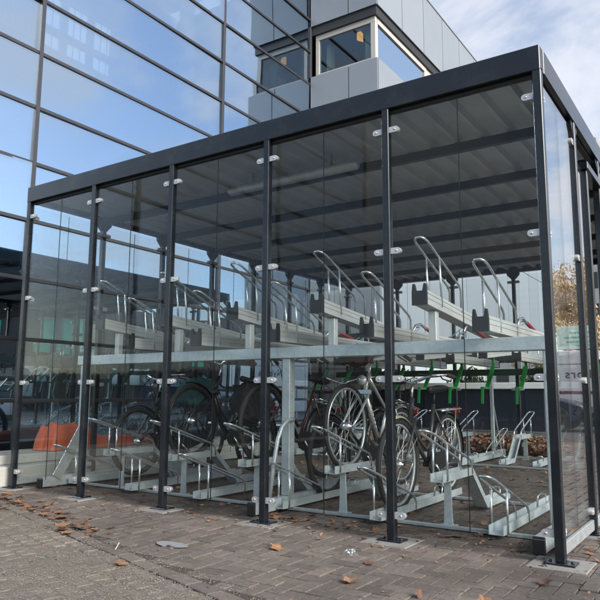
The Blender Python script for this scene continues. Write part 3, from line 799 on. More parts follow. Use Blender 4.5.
# interior behind the glass: floors, gallery with balustrade, back wall with high windows
w = MB()
w.box(-11.15, XF-.13, -10.5, 7.7, -.05, .06); w.box(-11.15, XF-1.9, -10.5, 7.6, 3.0, 3.3); w.box(-11.15, XF-1.9, -10.5, 7.6, 6.6, 6.9); w.build('floor_slab', M['inner_floor'], of)
w = MB(); XK = -11.2
w.box(XK-.3, XK, -10.5, 20, .07, 8.05); w.box(XK-.3, XK, -10.5, 3.85, 8.051, 11.1); w.box(XK-.3,XK,5.95,20,8.051,11.1); w.box(XK-.3,XK,3.851,5.949,9.9,11.1)
for k in range(1,3): w.box(XK-.25,XK-.05,3.85+k*.7-.03,3.85+k*.7+.03,8.06,9.89)
w.box(XK-.26,XK-.04,3.86,5.94,8.95,9.03)
w.box(XK,XF-.1,-10.8,-10.5,0,11.1); w.build('back_wall', M['inner_dark'], of)
w = MB(); w.box(-11.5, XF-.07, -10.8, 7.7, 11.13, 11.4); w.box(XF-.5, XF+.05, -10.5, 7.7, 11.06, 11.125); w.build('roof', M['clad'], of)
w = MB()
for k in range(120): w.box(XF-1.96, XF-1.945, -10.3+k*.148, -10.285+k*.148, 6.9, 7.9)
for k in range(120): w.box(XF-1.96, XF-1.945, -10.3+k*.148, -10.285+k*.148, 3.3, 4.3)
w.tube([(XF-1.95,-10.4,7.93),(XF-1.95,7.5,7.93)], .03, 8); w.tube([(XF-1.95,-10.4,4.33),(XF-1.95,7.5,4.33)], .03, 8)
w.bar((XF-3.0,1.6,3.3),(XF-3.0,5.6,6.8), 1.0, .2, (1,0,0)); w.build('balustrade', M['inner_pale'], of)
w = MB()
for y in (-4.5, .6, 5.2): w.tube([(XF-1.4,y,.06),(XF-1.4,y,11.1)], .16, 16)
w.build('column', M['inner_pale'], of)
# clad wing
XW, YW, YE = -5.03, 7.73, 21.0
ZB, Z1, Z2, Z3 = 2.18, 8.06, 9.27, 10.85       # underside, window sill, window head, parapet
def panel(axis, c, a0, a1, z0, z1):
    p = MB(); g_ = .011
    if axis == 'y': p.box(a0+g_, a1-g_, c-.03, c, z0+g_, z1-g_)
    else: p.box(c, c+.03, a0+g_, a1-g_, z0+g_, z1-g_)
    p.build('cladding_panel', M['clad'], of)
core = MB()
core.box(-11, XW-.002, YW+.002, YE, ZB, Z1-.02); core.box(-11, XW-.002, YW+.002, YE, Z2+.03, Z3-.03)
core.build('wing_core', M['joint'], of)
for (z0, z1) in ((ZB, 5.1), (5.1, Z1), (Z2, Z3)):
    panel('y', YW, XF+.0, -5.71, z0, z1); panel('y', YW, -5.71, XW+.03, z0, z1)
    y = YW+.0
    while y < YE-.2:
        y1 = min(y+1.25, YE); panel('x', XW, y, y1, z0, z1); y = y1
cp = MB(); cp.box(XW-.2, XW+.05, YW-.05, YE, Z3-.004, Z3+.03, .004); cp.build('coping', M['clad'], of)
# corner window band between them
wf = MB()
fx0, fx1 = XF+.12, XW-.06; fy0 = YW+.06; WE = 10.55
wf.box(fx0, fx1, fy0, fy0+.09, Z2-.33, Z2-.20, .004); wf.box(fx0, fx0+.09, fy0, fy0+.09, Z1+.001, Z2-.331, .004); wf.box(fx0+.091, fx1-.115, fy0, fy0+.09, Z1+.001, Z1+.07, .004)
wf.box(fx1-.115, fx1, fy0-.001, fy0+.12, Z1+.001, Z2-.331, .004)
wf.box(fx1-.09, fx1, fy0+.121, WE, Z2-.33, Z2-.20, .004); wf.box(fx1-.09, fx1, WE-.10, WE, Z1+.001, Z2-.331, .004); wf.box(fx1-.09, fx1, fy0+.121, WE-.101, Z1+.001, Z1+.07, .004)
wf.box(fx1-.09, fx1-.01, WE+.001, YE, Z1+.001, Z2-.20)
wfo = wf.build('window_frame', M['wframe'], of)
so = MB(); so.box(XF+.02, XW-.012, YW+.012, YE, Z2-.198, Z2+.028); so.build('soffit', M['joint'], of)
q = MB(); q.box(fx0+.095, fx1-.12, fy0+.03, fy0+.042, Z1+.075, Z2-.335); q.build('window_pane', M['wing_glass'], wfo)
q = MB(); q.box(fx1-.05, fx1-.038, fy0+.125, WE-.105, Z1+.075, Z2-.335); q.build('window_pane', M['side_glass'], wfo)
q = MB(); q.box(-10.9,-5.2,11.0,11.1,Z1-.02,Z2-.2); q.box(-10.9,-10.8,8,11,Z1,Z2-.2); q.build('room_wall', M['inner_dark'], of)
q = MB(); q.box(XF+.22,XF+.32,8.1,8.3,Z1,Z2-.3)
for k in range(5): q.tube([(-5.46+k*.05,8.08,Z1),(-5.46+k*.05,8.08,Z2-.3)], .032, 8)
q.build('curtain', M['curtain'], of)
q = MB()
for k in range(4): q.box(-6.1+k*.13,-6.06+k*.13,8.6,8.63,Z1,Z2-.3)
q.build('blind', M['frame_black'], of)
q = MB(); q.prism([(-5.74,8.88),(-5.60,8.80),(-5.60,9.0),(-5.64,9.06),(-5.74,9.06)], 'y', 8.15, 8.19); q.build('lit_lamp', M['lamp_on'], of)

# ------------------------------------------------------------------ THINGS BESIDE THE FACADE
t = MB(); nu, nv = 64, 26; vs = []
for i in range(nu+1):
    for j in range(nv+1):
        u, v = i/nu, j/nv
        y = .62+1.62*u+.05*mnoise.noise((u*4,v*3,.3)); x = -5.88+.36*v+.04*mnoise.noise((u*5,v*2,7.1))
        edge = min(1, 12*v, 12*(1-v), 22*u, 12*(1-u))
        hgt = (.27 if u < .30 else (.27-.17*min(1,(u-.30)/.10)))*(.95+.2*mnoise.noise((u*3.1,v*2.2,2.0)))+.05*abs(mnoise.noise((u*9,v*6,4.0)))+.03*abs(mnoise.noise((u*23,v*11,1.0)))
        vs.append((x, y, .304+max(.004, hgt*max(0,edge)**.7)))
t.add(vs, [(i*(nv+1)+j,(i+1)*(nv+1)+j,(i+1)*(nv+1)+j+1,i*(nv+1)+j+1) for i in range(nu) for j in range(nv)], True)
tp = t.build('tarpaulin', M['orange']); tag(tp, 'crumpled orange tarpaulin lying on the pale kerb against the glass wall', 'tarpaulin')
t = MB(); t.box(-1.38,-1.04,5.95,6.75,.03,.042,.003); t.bar((-1.35,6.72,.01),(-1.07,6.72,.01),.04,.03)
wb = t.build('board', M['white']); tag(wb, 'white board lying flat on the paving inside the shelter', 'board')

# ------------------------------------------------------------------ LEAVES AND LITTER
def leaf_mesh(name, s, curl, seed):
    rnd = random.Random(seed)
    out = []
    for k in range(15):
        a = 2*math.pi*k/15
        lob = 1.0 if k % 3 == 0 else (.80 if k % 3 == 1 else .68)
        if k == 0: lob = 1.15
        rr = s*.5*lob*rnd.uniform(.8,1.15)
        x, y = rr*math.cos(a), rr*math.sin(a)*.85
        z = curl*s*((x/s)**2*2.6+abs(y/s)*.9*rnd.uniform(.6,1.4))+rnd.uniform(-.02,.03)*s
        out.append((x, y, max(.001, z+.004)))
    vs = [(0,0,.003)]+out
    me = bpy.data.meshes.new(name)
    fs = [(0,k+1,(k+1)%15+1) for k in range(15)]
    st = len(vs); vs += [(-s*.5,-.002,.004),(-s*.5,.002,.004),(-s*.95,.0,.008)]; fs.append((st,st+1,st+2))
    me.from_pydata(vs, [], fs); me.materials.append(M['leaf']); me.update()
    return me
LM = [leaf_mesh('fallen_leaf', s, c, k) for k, (s, c) in enumerate(((.088,.07),(.075,.12),(.10,.1),(.062,.08),(.092,.24),(.085,.03),(.055,.12)))]
def leaf(x, y, group, label, z=.001, m=None, tilt=.12, sc=1.0):
    o = bpy.data.objects.new('fallen_leaf', m or random.choice(LM)); COL.objects.link(o)
    o.location = (x, y, z); o.rotation_euler = (random.gauss(0,tilt), random.gauss(0,tilt), random.uniform(0,6.28)); s = sc*random.uniform(.75,1.15); o.scale = (s,s,s)
    tag(o, label, 'leaf', group); return o
for k in range(100):
    t_ = random.betavariate(1.5,1.7); x = -5.0+2.3*t_; y = EDGE(x)+.12+random.gauss(0,.085)
    sc_ = random.choice((.5,.65,.8,1.0,1.2))+.16*math.sin(t_*9)
    leaf(x, y, 'drift of leaves at the cobble edge', 'dry brown leaf in the drift along the edge of the mossy cobbles', sc=sc_, tilt=.16)
for k in range(46):
    x = random.choice((-2.15,-1.9,-1.6,-2.0,-1.2,-.7))+random.gauss(0,.2); leaf(x, .15+abs(random.gauss(0,.12)), 'leaves caught under the front rack', 'brown leaf caught along the front edge of the rack near the second and third posts', sc=random.choice((.6,.8,1.0)))
for k in range(52):
    leaf(random.uniform(-3.3,-.15), random.choice((.5,.62,1.2,1.7,2.6,3.3))+random.gauss(0,.25), 'leaves on the shelter floor', 'brown leaf lying on the floor between the racks of the shelter', sc=.9)
for k in range(50):
    leaf(random.uniform(-4.0,-.2), 6.7-abs(random.gauss(0,1.1)), 'leaves blown under the rear rack', 'brown leaf blown beneath the rear rack', sc=.95)
for (x, y, l) in ((-.80,-1.0,'curled brown leaf lying alone in front of the second post'), (-.90,-.62,'orange brown leaf on the bare bricks near the clear plastic wrapper'), (.02,-.46,'ochre leaf curled on the bricks before the corner post'),
                  (-.42,-1.02,'brown leaf standing on edge at the bottom of the picture'), (-.12,-.98,'orange leaf at the bottom edge below the corner post'), (-2.02,-1.42,'orange leaf on the mossy cobbles at the bottom left'),
                  (-2.10,-.95,'dark brown leaf beside the border course near the white scrap'), (-1.53,-.62,'small dark leaf between the third post and the border course')):
    leaf(x, y, 'single leaves on the open paving', l, m=LM[4 if 'edge' in l or 'curled' in l else 2], tilt=.15 if 'edge' not in l else .7)
for k in range(24):
    x, y = random.uniform(-3.6,.9), random.uniform(-1.6,-.12)
    if y > EDGE(x)+.1: leaf(x, y, 'small leaf scraps on the bricks', 'small dark scrap of leaf on the open brick paving', sc=.42, m=LM[6])
for k in range(18):
    leaf(.05+abs(random.gauss(0,.12)), random.choice((.45,.6,.8,.95))+random.gauss(0,.1), 'leaves along the right glass wall', 'brown leaf blown along the foot of the right glass wall', sc=.85)
# crumbled leaf litter: too fine to count
g = MB()
def flake(x, y, s):
    e = Euler((random.gauss(0,.35), random.gauss(0,.35), random.uniform(0,6.28))).to_matrix()
    pts = [e @ Vector(p)*s for p in ((-1,0,.1),(-.4,.6,.05),(.35,.7,.2),(1,.1,.12),(.3,-.65,.2),(-.4,-.5,.02),(0,0,-.05))]
    g.add([(x+p.x,y+p.y,max(.001,.006+p.z)) for p in pts], [(6,0,1),(6,1,2),(6,2,3),(6,3,4),(6,4,5),(6,5,0)], False, 0, random.uniform(.01,1))
for k in range(1500):
    x, y = random.uniform(-5.1,-.1), random.uniform(.1,6.7)
    if mnoise.noise((x*.9,y*.9,5.5)) < random.uniform(-.35,.45): continue
    flake(x, y, random.choice((.008,.012,.018,.028,.038)))
for k in range(420):
    x = random.uniform(-5.0,.6); y = random.uniform(-.02,.5)-abs(random.gauss(0,.25))
    flake(x, y, random.choice((.006,.009,.012,.018)))
for k in range(260):
    x = random.uniform(-4.8,.9); y = random.uniform(-1.9,0)
    flake(x, y, random.choice((.004,.006,.009)))
tag(g.build('leaf_litter', M['leaf']), 'fine crumbled brown leaf litter over the shelter floor and bricks', 'litter', kind='stuff')
# heap of leaves against the rear glass
g = MB()
def hz(x, y):
    return .62*(.23*math.exp(-((x+2.9)/1.1)**2)+.16*math.exp(-((x+1.3)/.9)**2)+.12*math.exp(-((x+4.6)/.8)**2))*math.exp(-((y-8.2)/.75)**2)*(1+.5*mnoise.noise((x*1.7,y*1.7,1.1)))+.05*math.exp(-((y-7.6)/.8)**2)
for k in range(8500):
    x, y = random.gauss(-2.7,1.5), random.gauss(8.0,.7)
    if y < YB+.06 or x > 1 or x < -6: continue
    h = hz(x, y)
    if h < .02 and random.random() < .6: continue
    z = h+random.uniform(-.01,.03); s = random.choice((.022,.03,.04,.055,.075))
    e = Euler((random.gauss(0,.7), random.gauss(0,.7), random.uniform(0,6.28))).to_matrix()
    pts = [e @ Vector(p)*s for p in ((-1,0,.15),(-.45,.6,.1),(.3,.75,.25),(1,.05,.2),(.35,-.7,.25),(-.4,-.55,.05),(0,0,-.08))]
    g.add([(x+p.x,y+p.y,max(.003,z+p.z)) for p in pts], [(6,0,1),(6,1,2),(6,2,3),(6,3,4),(6,4,5),(6,5,0)], False, 0, random.uniform(.01,1))
nx, ny = 60, 34; vs = []
for i in range(nx+1):
    for j in range(ny+1):
        x = -5.6+5.6*i/nx; y = YB+.05+2.4*j/ny; vs.append((x,y,hz(x,y)-.012))
g.add(vs, [(i*(ny+1)+j,(i+1)*(ny+1)+j,(i+1)*(ny+1)+j+1,i*(ny+1)+j+1) for i in range(nx) for j in range(ny)], True, 0, .9)
tag(g.build('leaf_heap', M['leaf']), 'heap of brown autumn leaves piled up behind the rear glass', 'leaves', kind='stuff')
# clear plastic wrapper, flat grey scrap, white scrap
pm = glass('clear_film', (.93,.94,.94), .08, .12, power=2.4, dirt=.22)
w = MB(); vs = []
for j in range(6):
    for k in range(14):
        a = 2*math.pi*k/14; r_ = .046-.005*j+random.uniform(-.012,.012); vs.append((-1.08+r_*math.cos(a), -.50+r_*math.sin(a)*.8, .004+j*.007+random.uniform(-.003,.004)*(j>0)))
w.add(vs, [(j*14+k,j*14+(k+1)%14,(j+1)*14+(k+1)%14,(j+1)*14+k) for j in range(5) for k in range(14)])
tag(w.build('plastic_wrapper', pm), 'crumpled clear plastic wrapper on the bricks between two front posts', 'wrapper')
w = MB(); poly = []
for k in range(12):
    a = 2*math.pi*k/12; poly.append((-2.15+.135*math.cos(a)*random.uniform(.8,1.1), -.91+.075*math.sin(a)*random.uniform(.75,1.1)))
w.prism([(a*1+random.uniform(-.012,.012), b) for a, b in poly], 'z', .0045, .006); tag(w.build('paper_scrap', mat('wet_grey_paper', (.34,.35,.36), .5, 0, .2, 20)), 'flat grey scrap of wet paper on the bricks before the fourth post', 'paper')
w = MB(); w.bar((-2.325,-1.20,.004),(-2.31,-1.185,.042), .016, .004); tag(w.build('paper_scrap', M['white']), 'tiny white scrap standing up at the mossy edge', 'paper')

# ------------------------------------------------------------------ BEHIND THE SHELTER
w = MB(); w.box(-11, -3.55, 14.4, 14.55, 0, 1.13, .01)
for k in range(8): w.box(-10.9+k*.98, -10.86+k*.98, 14.385, 14.4, .02, 1.12)
fw_ = thing('low_fence', 'low navy boarded fence with a white top rail behind the leaf heap', 'fence', (-7, 14.45, 0))
w.build('boarding', M['navywall'], fw_)
w = MB(); w.box(-11, -1.6, 14.34, 14.50, 1.135, 1.31, .01)
w.build('top_rail', M['rail'], fw_)
w = MB()
for x in (-1.75,-2.9): w.box(x-.03,x+.03,14.40,14.46,0,1.134)
w.build('rail_post', M['galv_dull'], fw_)

def wheel(name, root, x, y, r, w_, rim):
    t = MB(); t.lathe((x,y,r), (0,1,0), [(r*.66,-w_/2),(r*.95,-w_/2),(r,-w_*.35),(r,w_*.35),(r*.95,w_/2),(r*.66,w_/2)], 28); wo = t.build('wheel', M['rubber'], root)
    q = MB(); q.lathe((x,y,r), (0,-1,0), [(r*.66,w_/2-.02),(r*.62,w_/2+.004),(r*.52,w_/2-.015),(r*.2,w_/2+.0),(0,w_/2+.012)], 20)
    for k in range(7):
        a = 2*math.pi*k/7; q.bar((x,y-w_/2-.004,r),(x+r*.6*math.cos(a),y-w_/2-.006,r+r*.6*math.sin(a)), .035, .016, (0,1,0))
    q.build('rim', rim, wo)
def car(label, x0, y0, bm, length=4.1):
    rt = thing('parked_car', label, 'car', (x0, y0, 0)); hw = .86
    # side profile, nose towards +x
    body = [(-2.02,.34),(-2.05,.62),(-1.98,.86),(-1.6,.93),(.85,.93),(1.55,.80),(1.95,.66),(2.05,.48),(2.0,.30),(1.72,.24),(-1.75,.24)]
    def shell(poly, w0, inset):
        m = MB(); n_ = len(poly); vs = []
        for (yy, k) in ((-w0, 1), (-w0+.05, 0), (w0-.05, 0), (w0, 1)):
            cx = sum(p[0] for p in poly)/n_; cz = sum(p[1] for p in poly)/n_
            for (a, b) in poly:
                kx = 1-inset*k
                vs.append((x0+cx+(a-cx)*kx, y0+yy, cz+(b-cz)*kx))
        fs = [tuple(range(n_)), tuple(range(3*n_,4*n_))]
        for s_ in range(3):
            for k in range(n_): fs.append((s_*n_+k, s_*n_+(k+1)%n_, (s_+1)*n_+(k+1)%n_, (s_+1)*n_+k))
        m.add(vs, fs, True); return m
    bd = shell(body, hw, .035).build('body', bm, rt); e = bd.modifiers.new('e','EDGE_SPLIT'); e.split_angle = R(35)
    cab = MB(); lo_, hi_ = [(-1.95,.92),(1.05,.92)], [(-1.55,1.42),(.15,1.45)]
    vs = []
    for s_ in (-1, 1):
        vs += [(x0-1.92,y0+s_*.80,.925),(x0+1.0,y0+s_*.80,.925),(x0+.18,y0+s_*.62,1.43),(x0-1.45,y0+s_*.62,1.43)]
    cab.add(vs, [(0,1,2,3),(7,6,5,4),(0,4,5,1),(1,5,6,2),(2,6,7,3),(3,7,4,0)]); cab.build('windows', M['carglass'], rt)
    rf = MB(); rf.box(x0-1.42,x0+.15,y0-.63,y0+.63,1.431,1.475,.02)
    for s_ in (-1, 1):
        for (a, b) in (((-1.93,.93),(-1.45,1.43)),((1.02,.93),(.18,1.43)),((-.45,.93),(-.5,1.43))):
            rf.bar((x0+a[0],y0+s_*.81,a[1]),(x0+b[0],y0+s_*.63,b[1]), .05, .03, (1,0,0))
    rf.build('roof', bm, rt)
    for (a, s_) in ((-1.28,-1),(-1.28,1),(1.28,-1),(1.28,1)): wheel('wheel', rt, x0+a, y0+s_*.78, .31, .2, M['steel'])
    ar = MB()
    for a in (-1.28, 1.28):
        for s_ in (-1, 1): ar.lathe((x0+a, y0+s_*(hw-.012), .32), (0,s_,0), [(.36,-.2),(.36,.014),(.0,.0142)], 24)
    ar.build('wheel_arch', M['blackpl'], rt)
    for s_ in (-1, 1):
        h_ = MB(); h_.box(x0+1.80,x0+2.0,y0+s_*.68-.14,y0+s_*.68+.14,.56,.68,.03); h_.build('headlight', M['lens'], rt)
        h_ = MB(); h_.box(x0+.72,x0+.86,y0+s_*.92-.07,y0+s_*.92+.07,.92,1.03,.03); h_.build('side_mirror', bm, rt)
    return rt
cr_ = car('dark blue car with a bright alloy wheel parked right of the shelter', 4.85, 16.6, M['carblue']); cr_.rotation_euler = (0,0,math.pi)
vn = thing('parked_van', 'pale grey van with dark lettering and a maroon stripe, parked right of the shelter', 'van', (1.5, 21, 0))
vx, vy, vw = 4.5, 20.0, 2.0
v = MB(); v.prism([(vx-a_,b_) for a_, b_ in ((0,.35),(0,2.42),(.08,2.5),(4.2,2.5),(4.75,2.3),(5.25,1.45),(5.95,1.2),(6.05,.9),(6.05,.35))], 'y', vy, vy+vw); vb = v.build('body', M['van'], vn)
bv_ = vb.modifiers.new('b','BEVEL'); bv_.width = .04; bv_.segments = 2
v = MB(); v.box(vx-.1,vx-3.4,vy-.006,vy-.0005,1.02,1.12); v.box(vx-.1,vx-3.4,vy-.006,vy-.0005,2.03,2.05); v.build('stripe', M['maroon'], vn)
v = MB(); v.prism([(vx-4.2,1.45),(vx-4.25,2.2),(vx-4.68,2.2),(vx-5.1,1.45)], 'y', vy-.007, vy-.0005); v.build('side_window', M['carglass'], vn)
for a in (1.0, 5.0): wheel('wheel', vn, vx-a, vy+.1, .34, .22, M['steel']); wheel('wheel', vn, vx-a, vy+vw-.1, .34, .22, M['steel'])
cu = bpy.data.curves.new('lettering', 'FONT'); cu.body = 'Nybors'; cu.size = .42; cu.extrude = .003; cu.space_character = 1.15
tx = bpy.data.objects.new('lettering', cu); COL.objects.link(tx)
dg = bpy.context.evaluated_depsgraph_get(); me = bpy.data.meshes.new_from_object(tx.evaluated_get(dg)); bpy.data.objects.remove(tx)
me.materials.clear(); me.materials.append(M['ink'])
lo = bpy.data.objects.new('lettering', me); COL.objects.link(lo); lo.parent = vn
lo.rotation_euler = (R(90),0,0); lo.location = Vector((vx-1.75, vy-.005, 1.56))-vn.location
hb = thing('hoarding', 'pale mint green sign board on grey posts rising above the van', 'sign', (4.2, 23, 0))
w = MB(); w.box(3.5,5.05,23,23.06,2.75,3.65,.01); w.build('sign_board', M['mint'], hb)
w = MB()
for x in (3.8,4.8): w.box(x-.05,x+.05,23.07,23.15,0,3.6)
w.build('sign_post', M['galv_dull'], hb)
w = MB()
for k, (a, b, z) in enumerate(((.2,1.1,3.40),(.2,1.3,3.22),(.2,1.2,3.05),(.2,.9,2.9))): w.box(3.5+a,3.5+b,22.985,22.999,z-.025,z+.025)
w.build('sign_lines', mat('faded_green_print', (.22,.5,.42), .6), hb)
w = MB(); w.box(-20,-8.75,60,72,0,25,.1); tb = thing('tower_block', 'plain grey flat roofed tower block far behind the shelter', 'building', (-14,66,0)); w.build('wall', M['block'], tb)
for r_ in range(8):
    for k in range(5):
        w = MB(); w.box(-19+k*2.1,-17.8+k*2.1,59.97,60.05,2+r_*2.9,3.5+r_*2.9); w.build('window', M['carglass'], tb)

# ------------------------------------------------------------------ TREES
def tree(label, x, y, h, seed, leafm=None, nleaf=0, spread=1.0, lsize=.09, group=None):
    rnd = random.Random(seed); rt = thing('tree', label, 'tree', (x,y,0), group, False)
    tm = MB(); tips = []
    def grow(p, d, L_, r_, lev):
        pts = [p]; rr = [r_]; n_ = 4
        for k in range(n_):
            d = (d+Vector((rnd.gauss(0,.13),rnd.gauss(0,.13),rnd.gauss(.05,.06)))).normalized()
            p = p+d*(L_/n_); pts.append(p); rr.append(r_*(1-.45*(k+1)/n_))
            if lev >= 2: tips.append((p, lev))
        tm.tube(pts, rr, 9 if lev == 0 else (6 if lev < 3 else 4), 0, False, False)
        if lev >= 5 or rr[-1] < .004: return
        m = rnd.choice((2,3)) if lev else 4
        for c in range(m):
            a = rnd.uniform(0,6.28); e = Vector((math.cos(a),math.sin(a),rnd.uniform(.2,.9)))*spread
            nd = (d*rnd.uniform(.5,1.0)+e*rnd.uniform(.5,.9)).normalized()
            grow(pts[-1] if c < 2 else pts[rnd.choice((2,3))], nd, L_*rnd.uniform(.58,.82), rr[-1]*rnd.uniform(.6,.8), lev+1)
    grow(Vector((0,0,-.05)), Vector((rnd.gauss(0,.04),rnd.gauss(0,.04),1)), h*.30, h*.022, 0)
    tm.build('trunk', M['bark'], rt)
    if leafm:
        lm = MB()
        for k in range(nleaf):
            p, lev = rnd.choice(tips); q = p+Vector((rnd.gauss(0,.16),rnd.gauss(0,.16),rnd.gauss(0,.13)))*(h/6)
            s = lsize*rnd.uniform(.6,1.4); e = Euler((rnd.uniform(0,6),rnd.uniform(0,6),rnd.uniform(0,6))).to_matrix()
            vs = [q+e @ Vector(v_)*s for v_ in ((-1,0,0),(0,.55,.15),(1,0,0),(0,-.55,.15))]
            lm.add(vs, [(0,1,2,3)], False, 0, rnd.uniform(.01,1))
        lm.build('crown', leafm, rt)
    return rt
tree('thinning autumn tree with yellow orange leaves beyond the navy fence', -4.6, 27, 6.6, 3, M['yleaf'], 5200, 1.0, .10)
tree('thinning autumn tree with yellow leaves beyond the grey tower side', -8.6, 34, 7.0, 5, M['yleaf'], 4200, 1.0, .11)
tree('yellow leaved street tree right of the shelter, leaves half fallen', 5.0, 26.5, 9.0, 9, M['yleaf'], 20000, 1.15, .065)
tree('second yellow leaved street tree right of the shelter, further back', 2.9, 31, 9.0, 10, M['yleaf'], 15000, 1.15, .07)
BT = 'bare winter trees across the road'
tree('bare grey tree across the road, nearest to the emerald panel', 10.5, 10.2, 8.5, 11, group=BT)
tree('tall bare tree across the road before the brown wall', 11.5, 19, 9.0, 12, group=BT)
tree('slim bare tree across the road at the far end of the dark building', 11.0, 29, 9, 13, group=BT)
for k, (x, y, l) in enumerate(((-10,27,'dark evergreen bush behind the navy fence, widest one'),(-7.2,29,'dark evergreen bush behind the navy fence next to the yellow tree'),(-13.5,26,'dark evergreen bush at the left end of the navy fence'))):
    bu = thing('bush', l, 'bush', (x,y,0), 'bushes behind the fence', False); lm = MB(); rnd = random.Random(20+k)
    for q in range(2600):
        a, b = rnd.uniform(0,6.28), rnd.uniform(0,1.57); rr = rnd.uniform(.6,1.05)
        p = Vector((1.7*math.cos(a)*math.cos(b)*rr, 1.2*math.sin(a)*math.cos(b)*rr, .1+1.9*math.sin(b)*rr*(1+.15*math.sin(a*5))))
        e = Euler((rnd.uniform(0,6),rnd.uniform(0,6),rnd.uniform(0,6))).to_matrix(); s = rnd.uniform(.05,.1)
        lm.add([p+e @ Vector(v_)*s for v_ in ((-1,0,0),(0,.55,.1),(1,0,0),(0,-.55,.1))], [(0,1,2,3)], False, 0, rnd.uniform(.01,1))
    lm.build('foliage', M['hedge'], bu)
    st = MB()
    for q in range(5): st.tube([(rnd.gauss(0,.2),rnd.gauss(0,.2),0),(rnd.gauss(0,.7),rnd.gauss(0,.5),1.3)], [.03,.012], 6)
    st.build('stem', M['bark'], bu)

# ------------------------------------------------------------------ ACROSS THE ROAD (seen mirrored in the glass wall)
ob = thing('opposite_building', 'low brown roofed building across the road with emerald panels and white windows', 'building', (19, 25, 0))
w = MB(); w.box(16, 24, 2, 60, 0, 5.2); w.build('wall', M['brown'], ob)
w = MB(); w.prism([(15.5,5.201),(24.5,5.201),(21,6.4),(18,6.4)], 'y', 1.6, 60.4); w.build('roof', M['brown'], ob)
for (y0, y1, z0, z1) in ((12.9,14.2,2.7,4.2),(16.6,19.3,2.3,5.1),(28.2,29.7,2.1,3.1)):
    w = MB(); w.box(15.9, 15.998, y0, y1, z0, z1, .01); w.build('panel', M['emerald'], ob)
for (y0, y1, z0, z1) in ((5,8,.6,2.4),(11.8,14.2,.45,1.75),(15.2,16.0,.45,1.75),(16.2,17.3,.45,1.75),(19.5,20.6,2.3,5.0),(22,25,.8,2.2),(31,35,1,2.6),(46,54,1,2.6)):
    w = MB(); w.box(15.9, 15.998, y0, y1, z0, z1, .01); w.build('window', M['skyglass'], ob)
w = MB()
for k in range(12): w.box(15.75,15.9,2.6+k*5,2.9+k*5,0,5.2)
w.build('column', M['opp_fin'], ob)
# pedestrian mirrored in the glass wall
def person(label, x, y, heading):
    rt = thing('person', label, 'person', (x,y,0), None, False, (0,0,heading))
    V = [(0,0,.95),(0,0,1.12),(0,.01,1.32),(0,.0,1.47),(0,-.01,1.55),(0,-.015,1.66),(0,-.01,1.75),
         (.09,0,.90),(.10,-.01,.50),(.10,.03,.09),(.11,-.12,.035),(-.09,0,.90),(-.10,-.01,.50),(-.10,.03,.09),(-.11,-.12,.035),
         (.17,.0,1.42),(.24,.0,1.18),(.13,-.24,1.22),(.07,-.32,1.36),(-.17,.0,1.42),(-.24,.0,1.18),(-.13,-.24,1.22),(-.07,-.32,1.36)]
    E = [(0,1),(1,2),(2,3),(3,4),(4,5),(5,6),(0,7),(7,8),(8,9),(9,10),(0,11),(11,12),(12,13),(13,14),(3,15),(15,16),(16,17),(17,18),(3,19),(19,20),(20,21),(21,22)]
    RD = [.15,.14,.16,.08,.055,.09,.07,.095,.06,.045,.035,.095,.06,.045,.035,.07,.055,.045,.035,.07,.055,.045,.035]
    me = bpy.data.meshes.new('body'); me.from_pydata(V, E, []); o = bpy.data.objects.new('body', me); COL.objects.link(o); o.parent = rt
    sk = o.modifiers.new('s','SKIN'); o.modifiers.new('u','SUBSURF').levels = 2; o.modifiers['u'].render_levels = 2
    for i, r_ in enumerate(RD): me.skin_vertices[0].data[i].radius = (r_,r_*.8)
    me.skin_vertices[0].data[0].use_root = True
    me.materials.append(M['whitecloth'])
    h_ = MB(); h_.lathe((0,-.012,1.62), (0,0,1), [(.0,-.03),(.05,-.01),(.078,.05),(.085,.10),(.07,.155),(.0,.175)], 16); h_.box(-.012,.012,-.11,-.09,1.66,1.70,.004); h_.build('head', M['skin'], rt)
    h_ = MB(); h_.lathe((0,.005,1.69), (0,.1,1), [(.088,.0),(.092,.05),(.075,.1),(.0,.118)], 16); h_.build('hair', M['hair'], rt)
    for s_ in (-1, 1):
        tr = MB(); tr.tube([(s_*.085,0,.98),(s_*.095,0,.80),(s_*.10,-.01,.50),(s_*.10,.03,.08)], [.115,.105,.08,.07], 12); tr.build('trouser_leg', M['darkcloth'], rt)
        sh_ = MB(); blob_box(sh_, s_*.105-.05,s_*.105+.05,-.19,.08,.0,.10, amp=.002, pw=3); sh_.build('shoe', M['blackpl'], rt)
    return rt
person('person in a white jacket and dark trousers holding a small dark camera', 8.2, 11.8, R(-55))
c = MB(); c.box(8.2-.35,8.2-.25,11.62,11.70,1.36,1.45,.01)
tag(c.build('hand_camera', M['blackpl']), 'small black camera held up by the person in the white jacket', 'camera')
car('white car parked across the road in front of the emerald panel', 12.5, 12.5, M['rail'])

added_hedge = thing('hedge', 'unseen dark hedge added behind the camera to dim the glass reflections', 'hedge', (0,-24,0), None, False)  # added out of view so the lower front glass reflects something dark
lm = MB(); rnd = random.Random(77)
lm.box(-34,34,-.5,.5,.1,2.3)
for q in range(9000):
    x = rnd.uniform(-34,34); side = rnd.random()
    p = Vector((x, .55+rnd.gauss(0,.06), rnd.uniform(.1,2.4))) if side < .7 else Vector((x, rnd.uniform(-.5,.5), 2.35+rnd.gauss(0,.07)))
    e = Euler((rnd.uniform(0,6),rnd.uniform(0,6),rnd.uniform(0,6))).to_matrix(); s = rnd.uniform(.06,.13)
    lm.add([p+e @ Vector(v_)*s for v_ in ((-1,0,0),(0,.55,.1),(1,0,0),(0,-.55,.1))], [(0,1,2,3)], False, 0, rnd.uniform(.01,1))
lm.build('foliage', M['hedge'], added_hedge)
